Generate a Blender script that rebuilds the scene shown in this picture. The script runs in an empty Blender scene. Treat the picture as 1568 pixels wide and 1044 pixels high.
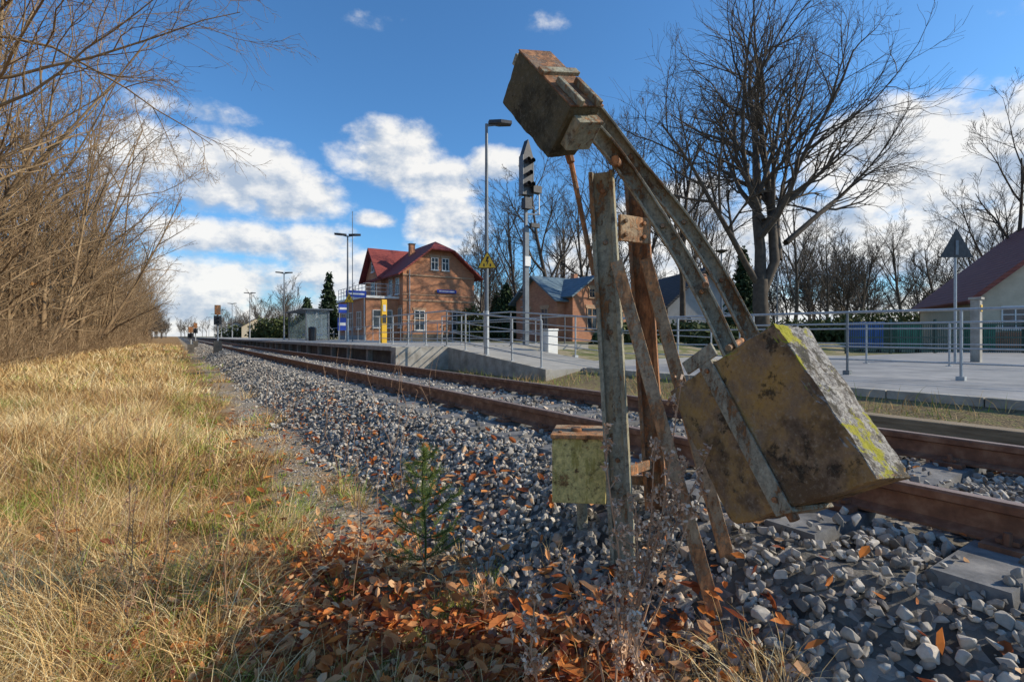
import bpy, bmesh, math, random
import numpy as np
from mathutils import Vector, Matrix, noise as mnoise
random.seed(7); rng=np.random.default_rng(7)
TH=math.radians(33.2); CT,ST=math.cos(TH),math.sin(TH)
CAMZ=0.68
scene=bpy.context.scene
COL=scene.collection
def tw(p,t,z=0.0):
    return (CT*p-ST*t, ST*p+CT*t, z)
def wt(x,y):
    return (CT*x+ST*y, -ST*x+CT*y)
# ------------------------------------------------------------ node helpers
def newmat(name):
    m=bpy.data.materials.new(name); m.use_nodes=True
    nt=m.node_tree
    return m,nt,nt.nodes['Principled BSDF']
def N(nt,typ,**kw):
    n=nt.nodes.new(typ)
    for k,v in kw.items(): setattr(n,k,v)
    return n
def ramp(nt,stops,fac=None):
    r=nt.nodes.new('ShaderNodeValToRGB'); e=r.color_ramp.elements
    while len(e)<len(stops): e.new(0.5)
    for i,(p,c) in enumerate(stops):
        e[i].position=p; e[i].color=(c[0],c[1],c[2],1)
    if fac is not None: nt.links.new(fac,r.inputs[0])
    return r
def math_(nt,op,a,b=None,c=None,clamp=False):
    n=nt.nodes.new('ShaderNodeMath'); n.operation=op; n.use_clamp=clamp
    for i,v in enumerate((a,b,c)):
        if v is None: continue
        if isinstance(v,(int,float)): n.inputs[i].default_value=v
        else: nt.links.new(v,n.inputs[i])
    return n.outputs[0]
def mixc(nt,fac,a,b,mode='MIX'):
    n=nt.nodes.new('ShaderNodeMix'); n.data_type='RGBA'; n.blend_type=mode
    for sock,v in ((n.inputs[0],fac),(n.inputs[6],a),(n.inputs[7],b)):
        if isinstance(v,(int,float)): sock.default_value=v
        elif isinstance(v,tuple): sock.default_value=(v[0],v[1],v[2],1)
        else: nt.links.new(v,sock)
    return n.outputs[2]
def sstep(nt,v,a,b):
    n=nt.nodes.new('ShaderNodeMapRange'); n.interpolation_type='SMOOTHSTEP'
    nt.links.new(v,n.inputs[0]); n.inputs[1].default_value=a; n.inputs[2].default_value=b
    n.inputs[3].default_value=0; n.inputs[4].default_value=1
    return n.outputs[0]
def noise(nt,vec,scale,detail=6,rough=.6):
    n=N(nt,'ShaderNodeTexNoise'); n.inputs['Scale'].default_value=scale
    n.inputs['Detail'].default_value=detail; n.inputs['Roughness'].default_value=rough
    if vec is not None: nt.links.new(vec,n.inputs['Vector'])
    return n.outputs['Fac']
def bump(nt,bsdf,h,strength=.3,dist=.02):
    b=N(nt,'ShaderNodeBump'); b.inputs['Strength'].default_value=strength; b.inputs['Distance'].default_value=dist
    nt.links.new(h,b.inputs['Height']); nt.links.new(b.outputs[0],bsdf.inputs['Normal'])
def nmat(name,stops,scale=6,rough=.8,metal=0,bs=.3,bd=.01,bscale=None,detail=8,stretch=None):
    m,nt,b=newmat(name); tc=N(nt,'ShaderNodeTexCoord'); v=tc.outputs['Object']
    if stretch:
        mp=N(nt,'ShaderNodeMapping'); mp.inputs['Scale'].default_value=stretch
        nt.links.new(v,mp.inputs[0]); v=mp.outputs[0]
    n=noise(nt,v,scale,detail,.65)
    r=ramp(nt,stops,n); nt.links.new(r.outputs[0],b.inputs['Base Color'])
    b.inputs['Roughness'].default_value=rough; b.inputs['Metallic'].default_value=metal
    if bs>0:
        n2=noise(nt,v,bscale or scale*4,6,.7); bump(nt,b,n2,bs,bd)
    return m
def amat(name,stops,rough=.8,nscale=60,namp=.5,bs=0.0,bd=.005,transl=False):
    m,nt,b=newmat(name)
    a=N(nt,'ShaderNodeAttribute'); a.attribute_name='rnd'
    r=ramp(nt,stops,a.outputs['Fac'])
    col=r.outputs[0]
    if namp>0:
        tc=N(nt,'ShaderNodeTexCoord'); n=noise(nt,tc.outputs['Object'],nscale,3,.6)
        k=math_(nt,'MULTIPLY_ADD',n,namp*2,1-namp)
        mm=N(nt,'ShaderNodeVectorMath'); mm.operation='SCALE'
        nt.links.new(r.outputs[0],mm.inputs[0]); nt.links.new(k,mm.inputs['Scale']); col=mm.outputs[0]
        if bs>0: bump(nt,b,n,bs,bd)
    nt.links.new(col,b.inputs['Base Color']); b.inputs['Roughness'].default_value=rough
    b.inputs['Specular IOR Level'].default_value=.25
    if transl:
        tr=N(nt,'ShaderNodeBsdfTranslucent'); nt.links.new(col,tr.inputs[0])
        ms=N(nt,'ShaderNodeMixShader'); ms.inputs[0].default_value=.35
        out=nt.nodes['Material Output']
        nt.links.new(b.outputs[0],ms.inputs[1]); nt.links.new(tr.outputs[0],ms.inputs[2]); nt.links.new(ms.outputs[0],out.inputs[0])
    return m
# ------------------------------------------------------------ mesh helpers
def mesh_arrays(name,V,F,mat,attr=None,smooth=False,frame=False,loc=None):
    V=np.asarray(V,np.float32); F=np.asarray(F,np.int32)
    me=bpy.data.meshes.new(name); k=F.shape[1]
    me.vertices.add(len(V)); me.vertices.foreach_set('co',V.ravel())
    me.loops.add(F.size); me.loops.foreach_set('vertex_index',F.ravel())
    me.polygons.add(len(F)); me.polygons.foreach_set('loop_start',np.arange(0,F.size,k,dtype=np.int32))
    me.polygons.foreach_set('loop_total',np.full(len(F),k,np.int32))
    if attr is not None:
        a=me.attributes.new('rnd','FLOAT','POINT'); a.data.foreach_set('value',np.asarray(attr,np.float32))
    me.update(calc_edges=True)
    me.polygons.foreach_set('use_smooth',np.full(len(F),smooth,bool))
    for m_ in (mat if isinstance(mat,list) else [mat]): me.materials.append(m_)
    ob=bpy.data.objects.new(name,me); COL.objects.link(ob)
    if frame: ob.rotation_euler=(0,0,TH)
    if loc: ob.location=loc
    return ob
class B:
    def __init__(s): s.v=[];s.f=[];s.m=[];s.mats=[]
    def mi(s,m):
        if m not in s.mats: s.mats.append(m)
        return s.mats.index(m)
    def poly(s,pts,m):
        i=len(s.v); s.v+= [tuple(p) for p in pts]; s.f.append(tuple(range(i,i+len(pts)))); s.m.append(s.mi(m))
    def mesh(s,pts,faces,m):
        i=len(s.v); s.v+=[tuple(p) for p in pts]
        for f in faces: s.f.append(tuple(i+j for j in f)); s.m.append(s.mi(m))
    def obox(s,o,e1,e2,e3,m):
        o=Vector(o);e1=Vector(e1);e2=Vector(e2);e3=Vector(e3)
        if e1.cross(e2).dot(e3)<0: o=o+e3; e3=-e3
        P=[o,o+e1,o+e1+e2,o+e2,o+e3,o+e1+e3,o+e1+e2+e3,o+e2+e3]
        s.mesh(P,[(3,2,1,0),(4,5,6,7),(0,1,5,4),(1,2,6,5),(2,3,7,6),(3,0,4,7)],m)
    def box(s,x0,x1,y0,y1,z0,z1,m):
        s.obox((x0,y0,z0),(x1-x0,0,0),(0,y1-y0,0),(0,0,z1-z0),m)
    def bar(s,a,b,w,h,m,up=(0,0,1)):
        a=Vector(a);b=Vector(b);d=(b-a).normalized();u=Vector(up)
        if abs(d.dot(u))>.95: u=Vector((0,1,0))
        sx=d.cross(u).normalized(); sz=sx.cross(d).normalized()
        s.obox(a-sx*w/2-sz*h/2,sx*w,b-a,sz*h,m)
    def cyl(s,a,b,r0,r1,m,n=10,cap=True):
        a=Vector(a);b=Vector(b);d=(b-a).normalized();u=Vector((0,0,1)) if abs(d.z)<.9 else Vector((1,0,0))
        x=d.cross(u).normalized();y=d.cross(x)
        P=[a+(x*math.cos(2*math.pi*i/n)+y*math.sin(2*math.pi*i/n))*r0 for i in range(n)]
        P+=[b+(x*math.cos(2*math.pi*i/n)+y*math.sin(2*math.pi*i/n))*r1 for i in range(n)]
        F=[(i,(i+1)%n,n+(i+1)%n,n+i) for i in range(n)]
        if cap: F+=[tuple(range(n))[::-1],tuple(range(n,2*n))]
        s.mesh(P,F,m)
    def extr(s,prof,a,b,m):
        n=len(prof); P=[(x,a,z) for x,z in prof]+[(x,b,z) for x,z in prof]
        s.mesh(P,[(i,(i+1)%n,n+(i+1)%n,n+i) for i in range(n)]+[tuple(range(n))[::-1],tuple(range(n,2*n))],m)
    def make(s,name,frame=True,base=None,bevel=0,parent=None,solid=0,smooth=False):
        V=np.array(s.v,float)
        if base is None: base=((V[:,0].min()+V[:,0].max())/2,(V[:,1].min()+V[:,1].max())/2,V[:,2].min())
        me=bpy.data.meshes.new(name); me.from_pydata([tuple(v) for v in (V-np.array(base))],[],s.f)
        for m in s.mats: me.materials.append(m)
        me.polygons.foreach_set('material_index',s.m); 
        bm=bmesh.new(); bm.from_mesh(me); bmesh.ops.recalc_face_normals(bm,faces=bm.faces); bm.to_mesh(me); bm.free()
        me.update()
        ob=bpy.data.objects.new(name,me); COL.objects.link(ob)
        if parent is None:
            ob.location=tw(*base) if frame else base
            if frame: ob.rotation_euler=(0,0,TH)
        else: ob.parent=parent
        if solid:
            q=ob.modifiers.new('s','SOLIDIFY'); q.thickness=solid; q.offset=-1
        if bevel:
            q=ob.modifiers.new('b','BEVEL'); q.width=bevel; q.segments=2; q.limit_method='ANGLE'
        return ob
def empty(name,base,frame=True):
    e=bpy.data.objects.new(name,None); COL.objects.link(e); e.empty_display_size=.3
    e.location=tw(*base) if frame else base
    if frame: e.rotation_euler=(0,0,TH)
    return e
# ------------------------------------------------------------ materials
M={}
M['galv']=nmat('galvanised_steel',[(.3,(.30,.32,.33)),(.7,(.48,.50,.51))],20,.5,.4,.1)
M['darkmetal']=nmat('dark_metal',[(.3,(.02,.022,.025)),(.7,(.06,.06,.065))],12,.5,.3,.1)
M['lampgrey']=nmat('lamp_post_paint',[(.3,(.10,.12,.14)),(.7,(.18,.20,.22))],5,.5,.2,.1)
M['conc']=nmat('concrete_light',[(.3,(.20,.185,.155)),(.5,(.33,.31,.27)),(.7,(.45,.43,.38))],3,.9,0,.3)
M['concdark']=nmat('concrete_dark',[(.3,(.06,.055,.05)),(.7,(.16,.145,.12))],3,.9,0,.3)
M['yellow']=nmat('yellow_paint',[(.3,(.75,.42,.02)),(.7,(.85,.52,.03))],5,.5,0,.05)
M['blue']=nmat('blue_sign_paint',[(.3,(.01,.04,.3)),(.7,(.02,.06,.4))],5,.4,0,.0)
M['white']=nmat('white_paint',[(.3,(.62,.62,.60)),(.7,(.78,.78,.75))],5,.6,0,.05)
M['black']=nmat('black_paint',[(.3,(.01,.01,.01)),(.7,(.03,.03,.03))],5,.6,0,.0)
M['window']=nmat('window_glass',[(.4,(.02,.03,.04)),(.6,(.07,.09,.11))],1.5,.1,0,0)
M['stone_trim']=nmat('pale_brick_trim',[(.3,(.38,.24,.15)),(.7,(.5,.34,.22))],6,.9,0,.2)
def brick(name,c1,c2,mortar=(.30,.22,.16)):
    m,nt,b=newmat(name); tc=N(nt,'ShaderNodeTexCoord'); s=N(nt,'ShaderNodeSeparateXYZ'); nt.links.new(tc.outputs['Object'],s.inputs[0])
    u=math_(nt,'ADD',s.outputs[0],s.outputs[1]); c=N(nt,'ShaderNodeCombineXYZ'); nt.links.new(u,c.inputs[0]); nt.links.new(s.outputs[2],c.inputs[1])
    br=N(nt,'ShaderNodeTexBrick'); nt.links.new(c.outputs[0],br.inputs[0])
    br.inputs['Color1'].default_value=(*c1,1); br.inputs['Color2'].default_value=(*c2,1); br.inputs['Mortar'].default_value=(*mortar,1)
    br.inputs['Scale'].default_value=1; br.inputs['Brick Width'].default_value=.26; br.inputs['Row Height'].default_value=.085; br.inputs['Mortar Size'].default_value=.012
    n=noise(nt,tc.outputs['Object'],.8,6,.7); k=math_(nt,'MULTIPLY_ADD',n,1.0,.5)
    mm=N(nt,'ShaderNodeVectorMath'); mm.operation='SCALE'; nt.links.new(br.outputs[0],mm.inputs[0]); nt.links.new(k,mm.inputs['Scale'])
    nt.links.new(mm.outputs[0],b.inputs['Base Color']); b.inputs['Roughness'].default_value=.9
    return m
M['brick']=brick('brick_wall',(.58,.23,.10),(.44,.16,.07))
M['brick2']=brick('brick_wall_outbuilding',(.50,.20,.10),(.38,.14,.07))
def roofmat(name,a,b_):
    m,nt,b=newmat(name); tc=N(nt,'ShaderNodeTexCoord')
    w=N(nt,'ShaderNodeTexWave'); w.bands_direction='Z'; w.inputs['Scale'].default_value=1.6; w.inputs['Distortion'].default_value=.3; nt.links.new(tc.outputs['Object'],w.inputs[0])
    n=noise(nt,tc.outputs['Object'],2,8,.7); r=ramp(nt,[(.3,a),(.7,b_)],n)
    c=mixc(nt,math_(nt,'MULTIPLY',w.outputs[1],.35),r.outputs[0],(a[0]*.4,a[1]*.4,a[2]*.4))
    nt.links.new(c,b.inputs['Base Color']); b.inputs['Roughness'].default_value=.75; bump(nt,b,w.outputs[1],.5,.03)
    return m
M['roofred']=roofmat('red_roof_tiles',(.20,.03,.025),(.30,.06,.045))
M['roofbrown']=roofmat('brown_roof_tiles',(.22,.06,.045),(.32,.10,.07))
M['roofblue']=roofmat('blue_grey_roof',(.08,.14,.19),(.16,.24,.30))
M['roofdark']=roofmat('dark_roof',(.03,.03,.035),(.07,.07,.075))
M['plaster']=nmat('cream_plaster',[(.3,(.50,.42,.30)),(.7,(.64,.55,.41))],2,.9,0,.1)
M['plastergrey']=nmat('grey_plaster',[(.3,(.3,.31,.32)),(.7,(.42,.43,.44))],2,.9,0,.1)
def rustmat(name,paint,rust,thr,dark=(.045,.028,.018),stretch=(1,1,.35),sc=7,streak=(.24,.16,.09),sk=.6):
    m,nt,b=newmat(name); tc=N(nt,'ShaderNodeTexCoord'); mp=N(nt,'ShaderNodeMapping'); mp.inputs['Scale'].default_value=stretch
    nt.links.new(tc.outputs['Object'],mp.inputs[0]); v=mp.outputs[0]
    mq=N(nt,'ShaderNodeMapping'); mq.inputs['Scale'].default_value=(1,1,.2); nt.links.new(tc.outputs['Object'],mq.inputs[0])
    n1=noise(nt,v,sc,10,.75); n2=noise(nt,tc.outputs['Object'],42,8,.75); n3=noise(nt,v,sc*2.6,9,.75); n4=noise(nt,mq.outputs[0],26,6,.75); n5=noise(nt,tc.outputs['Object'],16,8,.75)
    f=sstep(nt,math_(nt,'ADD',n1,math_(nt,'MULTIPLY',math_(nt,'SUBTRACT',n2,.5),.5)),thr-.04,thr+.04)
    rc=ramp(nt,[(.32,dark),(.48,tuple(c*.6 for c in rust)),(.56,rust),(.72,(min(1,rust[0]*1.5),rust[1]*1.6,rust[2]*1.6))],n3)
    pc=ramp(nt,[(.30,tuple(c*.35 for c in paint)),(.48,paint),(.72,tuple(c*1.7 for c in paint))],n2)
    pcol=mixc(nt,math_(nt,'MULTIPLY',sstep(nt,n4,.50,.62),sk),pc.outputs[0],streak)
    pcol=mixc(nt,math_(nt,'MULTIPLY',sstep(nt,n5,.46,.34),.7),pcol,dark)
    c=mixc(nt,f,pcol,rc.outputs[0])
    nt.links.new(c,b.inputs['Base Color']); b.inputs['Roughness'].default_value=.72; b.inputs['Specular IOR Level'].default_value=.4
    bump(nt,b,math_(nt,'ADD',n2,math_(nt,'ADD',f,n5)),.7,.004)
    return m
M['post']=rustmat('weathered_steel_post',(.27,.26,.19),(.30,.15,.06),.55,streak=(.36,.26,.13))
M['rust']=rustmat('rusty_steel',(.24,.17,.11),(.46,.20,.08),.48,streak=(.34,.19,.10))
M['rustlight']=rustmat('orange_rust_strut',(.36,.26,.16),(.54,.25,.10),.50,streak=(.46,.30,.16))
M['arm']=rustmat('weathered_lever_steel',(.29,.27,.20),(.30,.15,.06),.55)
M['signalbox']=rustmat('yellow_green_enamel',(.56,.46,.17),(.30,.17,.06),.60,stretch=(1,1,1),streak=(.34,.28,.06),sk=.8)
def weightmat(name,base,stain,ochre,pale,moss=.5,och=.6):
    m,nt,b=newmat(name); tc=N(nt,'ShaderNodeTexCoord'); v=tc.outputs['Object']
    n1=noise(nt,v,4.2,10,.66); n2=noise(nt,v,10,10,.75); n3=noise(nt,v,60,8,.75); n4=noise(nt,v,7,6,.6); n5=noise(nt,v,2.4,6,.65)
    c=ramp(nt,[(.34,stain),(.45,base),(.54,tuple((x+y)/2 for x,y in zip(base,ochre))),(.62,base),(.72,pale)],n1).outputs[0]
    c=mixc(nt,math_(nt,'MULTIPLY',sstep(nt,n5,.50,.62),och),c,ochre)
    c=mixc(nt,math_(nt,'MULTIPLY',sstep(nt,n5,.50,.40),.8),c,stain)
    sp=sstep(nt,n2,.55,.63); c=mixc(nt,math_(nt,'MULTIPLY',sp,.85),c,(.035,.03,.022))
    c=mixc(nt,math_(nt,'MULTIPLY',sstep(nt,n3,.5,.7),.45),c,pale)
    c=mixc(nt,math_(nt,'MULTIPLY',sstep(nt,n3,.45,.3),.6),c,stain)
    g=N(nt,'ShaderNodeNewGeometry'); s=N(nt,'ShaderNodeSeparateXYZ'); nt.links.new(g.outputs['Normal'],s.inputs[0])
    up=sstep(nt,s.outputs[2],.15,.4)
    lich=mixc(nt,sstep(nt,n3,.40,.58),(.15,.14,.13),(.46,.44,.40))
    lich=mixc(nt,sstep(nt,n2,.50,.57),lich,(.08,.075,.06))
    c=mixc(nt,math_(nt,'MULTIPLY',up,.9),c,lich)
    mo=math_(nt,'MULTIPLY',up,sstep(nt,math_(nt,'ADD',n4,math_(nt,'MULTIPLY',math_(nt,'SUBTRACT',n3,.5),.3)),.54,.59)); mo=math_(nt,'MULTIPLY',mo,moss)
    c=mixc(nt,mo,c,(.36,.33,.04))
    nt.links.new(c,b.inputs['Base Color']); b.inputs['Roughness'].default_value=.92; b.inputs['Specular IOR Level'].default_value=.2
    bump(nt,b,math_(nt,'ADD',math_(nt,'MULTIPLY',n3,.8),n2),.8,.014)
    return m
M['weight']=weightmat('stained_concrete',(.28,.19,.115),(.095,.062,.04),(.50,.29,.07),(.50,.41,.29),1.0)
M['weight2']=weightmat('dark_mossy_concrete',(.11,.105,.072),(.04,.04,.03),(.15,.125,.07),(.26,.25,.20),0.2,.3)
M['rusttop']=rustmat('rust_cover_plate',(.20,.14,.10),(.36,.17,.075),.46,stretch=(1,1,1))
M['railrust']=nmat('rail_rust',[(.3,(.11,.05,.03)),(.5,(.22,.10,.055)),(.7,(.36,.2,.12))],9,.75,.1,.4,.003)
M['railtop']=nmat('rail_head_worn',[(.3,(.24,.15,.11)),(.7,(.40,.29,.22))],4,.42,.3,.1,.002)
M['sleeper']=nmat('concrete_sleeper',[(.3,(.06,.062,.065)),(.5,(.145,.145,.145)),(.7,(.26,.25,.235))],7,.85,0,.5,.008)
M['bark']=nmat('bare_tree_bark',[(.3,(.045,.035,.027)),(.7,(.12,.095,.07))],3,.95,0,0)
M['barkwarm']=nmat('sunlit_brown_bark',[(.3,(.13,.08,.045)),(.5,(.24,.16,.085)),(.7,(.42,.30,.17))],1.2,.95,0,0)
M['pave']=nmat('grey_paving',[(.3,(.17,.17,.17)),(.5,(.25,.25,.245)),(.7,(.35,.34,.33))],1.6,.7,0,.2,.004,bscale=30)
M['platsurf']=nmat('platform_paving',[(.3,(.27,.26,.23)),(.7,(.40,.38,.34))],2,.85,0,.1)
M['stones']=amat('ballast_stone',[(0,(.08,.072,.065)),(.25,(.20,.185,.165)),(.5,(.33,.305,.265)),(.72,(.46,.42,.36)),(.88,(.58,.53,.45)),(.96,(.40,.25,.15)),(1,(.66,.60,.50))],.85,45,.45,.35,.004)
M['grass']=amat('dry_grass',[(0,(.26,.13,.045)),(.3,(.50,.31,.12)),(.6,(.74,.54,.25)),(.82,(.86,.73,.44)),(.86,(.18,.25,.04)),(1,(.36,.45,.07))],.8,8,0)
M['leaf']=amat('fallen_leaf',[(0,(.18,.05,.03)),(.3,(.42,.12,.035)),(.65,(.74,.28,.07)),(1,(.80,.55,.32))],.7,40,0,.0,0,True)
M['needle']=amat('pine_needles',[(0,(.07,.10,.03)),(.6,(.17,.24,.06)),(1,(.32,.38,.11))],.7,30,0,0,0,True)
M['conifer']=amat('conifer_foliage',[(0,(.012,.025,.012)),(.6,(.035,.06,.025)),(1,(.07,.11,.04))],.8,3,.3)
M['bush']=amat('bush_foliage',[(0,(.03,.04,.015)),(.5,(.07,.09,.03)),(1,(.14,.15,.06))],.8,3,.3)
M['dryweed']=amat('dry_weed',[(0,(.18,.10,.06)),(.6,(.46,.29,.18)),(1,(.78,.60,.45))],.9,30,0)
M['tan']=amat('dry_beech_leaves',[(0,(.30,.13,.04)),(1,(.6,.3,.1))],.9,3,0,0,0,True)
# ------------------------------------------------------------ terrain
def smooth(a,b,x):
    q=np.clip((x-a)/(b-a),0,1); return q*q*(3-2*q)
def gz(p,t):
    p=np.asarray(p,float); t=np.asarray(t,float)
    z=np.interp(p,[-1500,-60,-9,-3,0.2,1.32,2.2,5.2,5.8,7.0,8.0,60,1500],[1.5,-.1,-.3,-.55,-.66,-.61,-.225,-.225,-.4,-.34,-.14,-.1,1.5])
    z=z+smooth(7.2,8.0,p)*smooth(11,16,t)*.42
    bumpy=(np.sin(p*2.3+t*1.1)*.5+np.sin(p*1.1-t*1.9+1.3)*.5+np.sin(p*4.7+t*3.1)*.3)*.035
    z=z+bumpy*(1-smooth(.7,1.5,p))+bumpy*.4*smooth(5.6,6,p)*(1-smooth(6.8,7.2,p))
    return z
ps=np.concatenate([[-1500,-800,-400,-200,-100],np.arange(-60,-8,2),np.arange(-8,9,.12),np.arange(9,60,2),[80,120,200,400,800,1500]])
ts=np.concatenate([[-400,-200,-100,-50,-20,-10],np.arange(-5,14,.12),np.arange(14,60,.8),np.arange(60,200,8),[250,400,700,1200,2000,3000]])
PP,TT=np.meshgrid(ps,ts); ZZ=gz(PP,TT)
V=np.stack([PP.ravel(),TT.ravel(),ZZ.ravel()],1); nx=len(ps); ny=len(ts)
I=np.arange((nx)*(ny)).reshape(ny,nx)
F=np.stack([I[:-1,:-1].ravel(),I[:-1,1:].ravel(),I[1:,1:].ravel(),I[1:,:-1].ravel()],1)
m,nt,b=newmat('ground_soil')
tc=N(nt,'ShaderNodeTexCoord'); v=tc.outputs['Object']; s=N(nt,'ShaderNodeSeparateXYZ'); nt.links.new(v,s.inputs[0])
n1=noise(nt,v,1.3,8,.65); n2=noise(nt,v,9,8,.7); n3=noise(nt,v,60,6,.7)
pw=math_(nt,'ADD',s.outputs[0],math_(nt,'MULTIPLY',math_(nt,'SUBTRACT',n1,.5),1.6))
soil=ramp(nt,[(.3,(.12,.065,.03)),(.5,(.27,.16,.07)),(.65,(.42,.29,.13)),(.8,(.26,.26,.08))],n2).outputs[0]
vo=N(nt,'ShaderNodeTexVoronoi'); vo.inputs['Scale'].default_value=34; nt.links.new(v,vo.inputs['Vector'])
vr=N(nt,'ShaderNodeSeparateColor'); nt.links.new(vo.outputs['Color'],vr.inputs[0])
grav=ramp(nt,[(0,(.15,.12,.09)),(.5,(.30,.25,.19)),(1,(.46,.40,.32))],vr.outputs[0]).outputs[0]
grav=mixc(nt,math_(nt,'MULTIPLY',sstep(nt,n1,.42,.6),.7),grav,(.36,.25,.13))
vb=N(nt,'ShaderNodeTexVoronoi'); vb.inputs['Scale'].default_value=17; nt.links.new(v,vb.inputs['Vector'])
vbr=N(nt,'ShaderNodeSeparateColor'); nt.links.new(vb.outputs['Color'],vbr.inputs[0])
ball=ramp(nt,[(0,(.05,.048,.045)),(.5,(.17,.16,.14)),(1,(.36,.33,.29))],vbr.outputs[0]).outputs[0]
c=mixc(nt,sstep(nt,pw,.55,.9),soil,grav)
c=mixc(nt,sstep(nt,s.outputs[0],1.25,1.5),c,ball)
strip=ramp(nt,[(.3,(.10,.08,.055)),(.5,(.24,.18,.10)),(.65,(.20,.21,.07)),(.8,(.40,.31,.17))],n2).outputs[0]
c=mixc(nt,sstep(nt,pw,5.5,6.0),c,strip)
c=mixc(nt,sstep(nt,s.outputs[0],9,12),c,mixc(nt,sstep(nt,n1,.42,.6),(.15,.16,.06),(.32,.27,.18)))
nt.links.new(c,b.inputs['Base Color']); b.inputs['Roughness'].default_value=.95; b.inputs['Specular IOR Level'].default_value=.1
bump(nt,b,math_(nt,'SUBTRACT',n3,vo.outputs['Distance']),.6,.015)
ground=mesh_arrays('ground',V,F,m,smooth=True,frame=True)
# ------------------------------------------------------------ railway track
prof=[(-.07,-.16),(.07,-.16),(.07,-.148),(.012,-.128),(.009,-.05),(.034,-.04),(.036,-.008),(.028,0),(-.028,0),(-.036,-.008),(-.034,-.04),(-.009,-.05),(-.012,-.128),(-.07,-.148)]
track=empty('railway_track',(3.6,0,0))
for i,pc in enumerate((2.85,4.355)):
    q=B(); q.extr([(x+pc,z) for x,z in prof],-15,600,M['railrust'])
    q.box(pc-.026,pc+.026,-15,600,.0,.0025,M['railtop'])
    q.make('rail_%d'%(i+1),base=(3.6,0,0),parent=track)
q=B()
for k in range(-10,420):
    t=k*.62
    dz=random.uniform(-.006,.004)
    x0,x1=2.28+random.uniform(-.02,.02),4.93
    P=[(x0,t-.14,-.36),(x1,t-.14,-.36),(x1,t+.14,-.36),(x0,t+.14,-.36),(x0+.03,t-.11,-.168+dz),(x1-.03,t-.11,-.168+dz),(x1-.03,t+.11,-.168+dz),(x0+.03,t+.11,-.168+dz)]
    q.mesh(P,[(3,2,1,0),(4,5,6,7),(0,1,5,4),(1,2,6,5),(2,3,7,6),(3,0,4,7)],M['sleeper'])
q.make('sleepers',base=(3.6,0,0),parent=track)
q=B()
for k in range(-6,40):
    t=k*.62
    for pc in (2.85,4.355):
        for sgn in (-1,1):
            q.box(*sorted((pc+sgn*.075,pc+sgn*.16)),t-.075,t+.075,-.17,-.145,M['railrust'])
            q.cyl((pc+sgn*.105,t,-.15),(pc+sgn*.105,t,-.095),.017,.014,M['railrust'],6)
            q.box(*sorted((pc+sgn*.045,pc+sgn*.11)),t-.035,t+.035,-.142,-.125,M['railrust'])
q.make('fasteners',base=(3.6,0,0),parent=track)
# ------------------------------------------------------------ ballast stones
def stone_variants(n,pts,bev,seed):
    r=random.Random(seed); out=[]
    for i in range(n):
        bm=bmesh.new(); ax=(1,r.uniform(.6,.95),r.uniform(.45,.75))
        for k in range(pts):
            d=Vector((r.gauss(0,1),r.gauss(0,1),r.gauss(0,1))).normalized()*r.uniform(.85,1.1)
            bm.verts.new((d.x*ax[0],d.y*ax[1],d.z*ax[2]))
        res=bmesh.ops.convex_hull(bm,input=bm.verts)
        junk=[g for g in res['geom_interior'] if isinstance(g,bmesh.types.BMVert)]
        bmesh.ops.delete(bm,geom=junk,context='VERTS')
        bmesh.ops.dissolve_limit(bm,angle_limit=.25,verts=bm.verts,edges=bm.edges)
        if bev: bmesh.ops.bevel(bm,geom=list(bm.edges),offset=.07,segments=1,affect='EDGES',profile=.5,clamp_overlap=True)
        bmesh.ops.triangulate(bm,faces=bm.faces)
        bm.verts.index_update()
        out.append((np.array([v.co[:] for v in bm.verts]),np.array([[v.index for v in f.verts] for f in bm.faces]))); bm.free()
    return out
def randrot(n):
    q=rng.normal(size=(n,4)); q/=np.linalg.norm(q,axis=1)[:,None]; w,x,y,z=q.T
    return np.stack([np.stack([1-2*(y*y+z*z),2*(x*y-z*w),2*(x*z+y*w)],1),np.stack([2*(x*y+z*w),1-2*(x*x+z*z),2*(y*z-x*w)],1),np.stack([2*(x*z-y*w),2*(y*z+x*w),1-2*(x*x+y*y)],1)],1)
def scatter(variants,pos,size,rn):
    Vs=[];Fs=[];As=[];off=0; idx=rng.integers(0,len(variants),len(pos))
    for k,(v,f) in enumerate(variants):
        s=np.where(idx==k)[0]
        if len(s)==0: continue
        R=randrot(len(s)); vv=np.einsum('nij,vj->nvi',R,v)*size[s][:,None,None]+pos[s][:,None,:]
        Vs.append(vv.reshape(-1,3)); Fs.append((f[None]+(np.arange(len(s))*len(v))[:,None,None]+off).reshape(-1,3)); off+=len(s)*len(v)
        As.append(np.repeat(rn[s],len(v)))
    return np.concatenate(Vs),np.concatenate(Fs),np.concatenate(As)
def ballast(n,p0,p1,t0,t1,smin,smax,lift=0):
    p=rng.uniform(p0,p1,n); t=rng.uniform(t0,t1,n)
    edge=1.36+.12*np.sin(t*2.1)+.1*np.sin(t*5.3+1)+rng.normal(0,.10,n)
    keep=(p>edge)&(p<5.75+.1*np.sin(t*3))
    ph=np.abs((t/.62)-np.round(t/.62))*.62
    insl=(p>2.32)&(p<4.95)&(ph<.15)
    keep&=~(insl&(rng.random(n)>.09))
    for pc in (2.85,4.355): keep&=~(np.abs(p-pc)<.10)
    p=p[keep];t=t[keep]; insl=insl[keep]; size=rng.uniform(smin,smax,len(p))*rng.choice([.6,.8,1,1,1.3],len(p))
    z=gz(p,t)+rng.uniform(-.01,.04,len(p))+lift
    inside=(p>2.3)&(p<4.9); z=np.where(inside,-.215+rng.uniform(-.01,.035,len(p)),z); z=np.where(insl,-.155,z)
    return np.stack([p,t,z],1),size
A=stone_variants(16,12,True,1); Bv=stone_variants(8,11,False,2)
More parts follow.
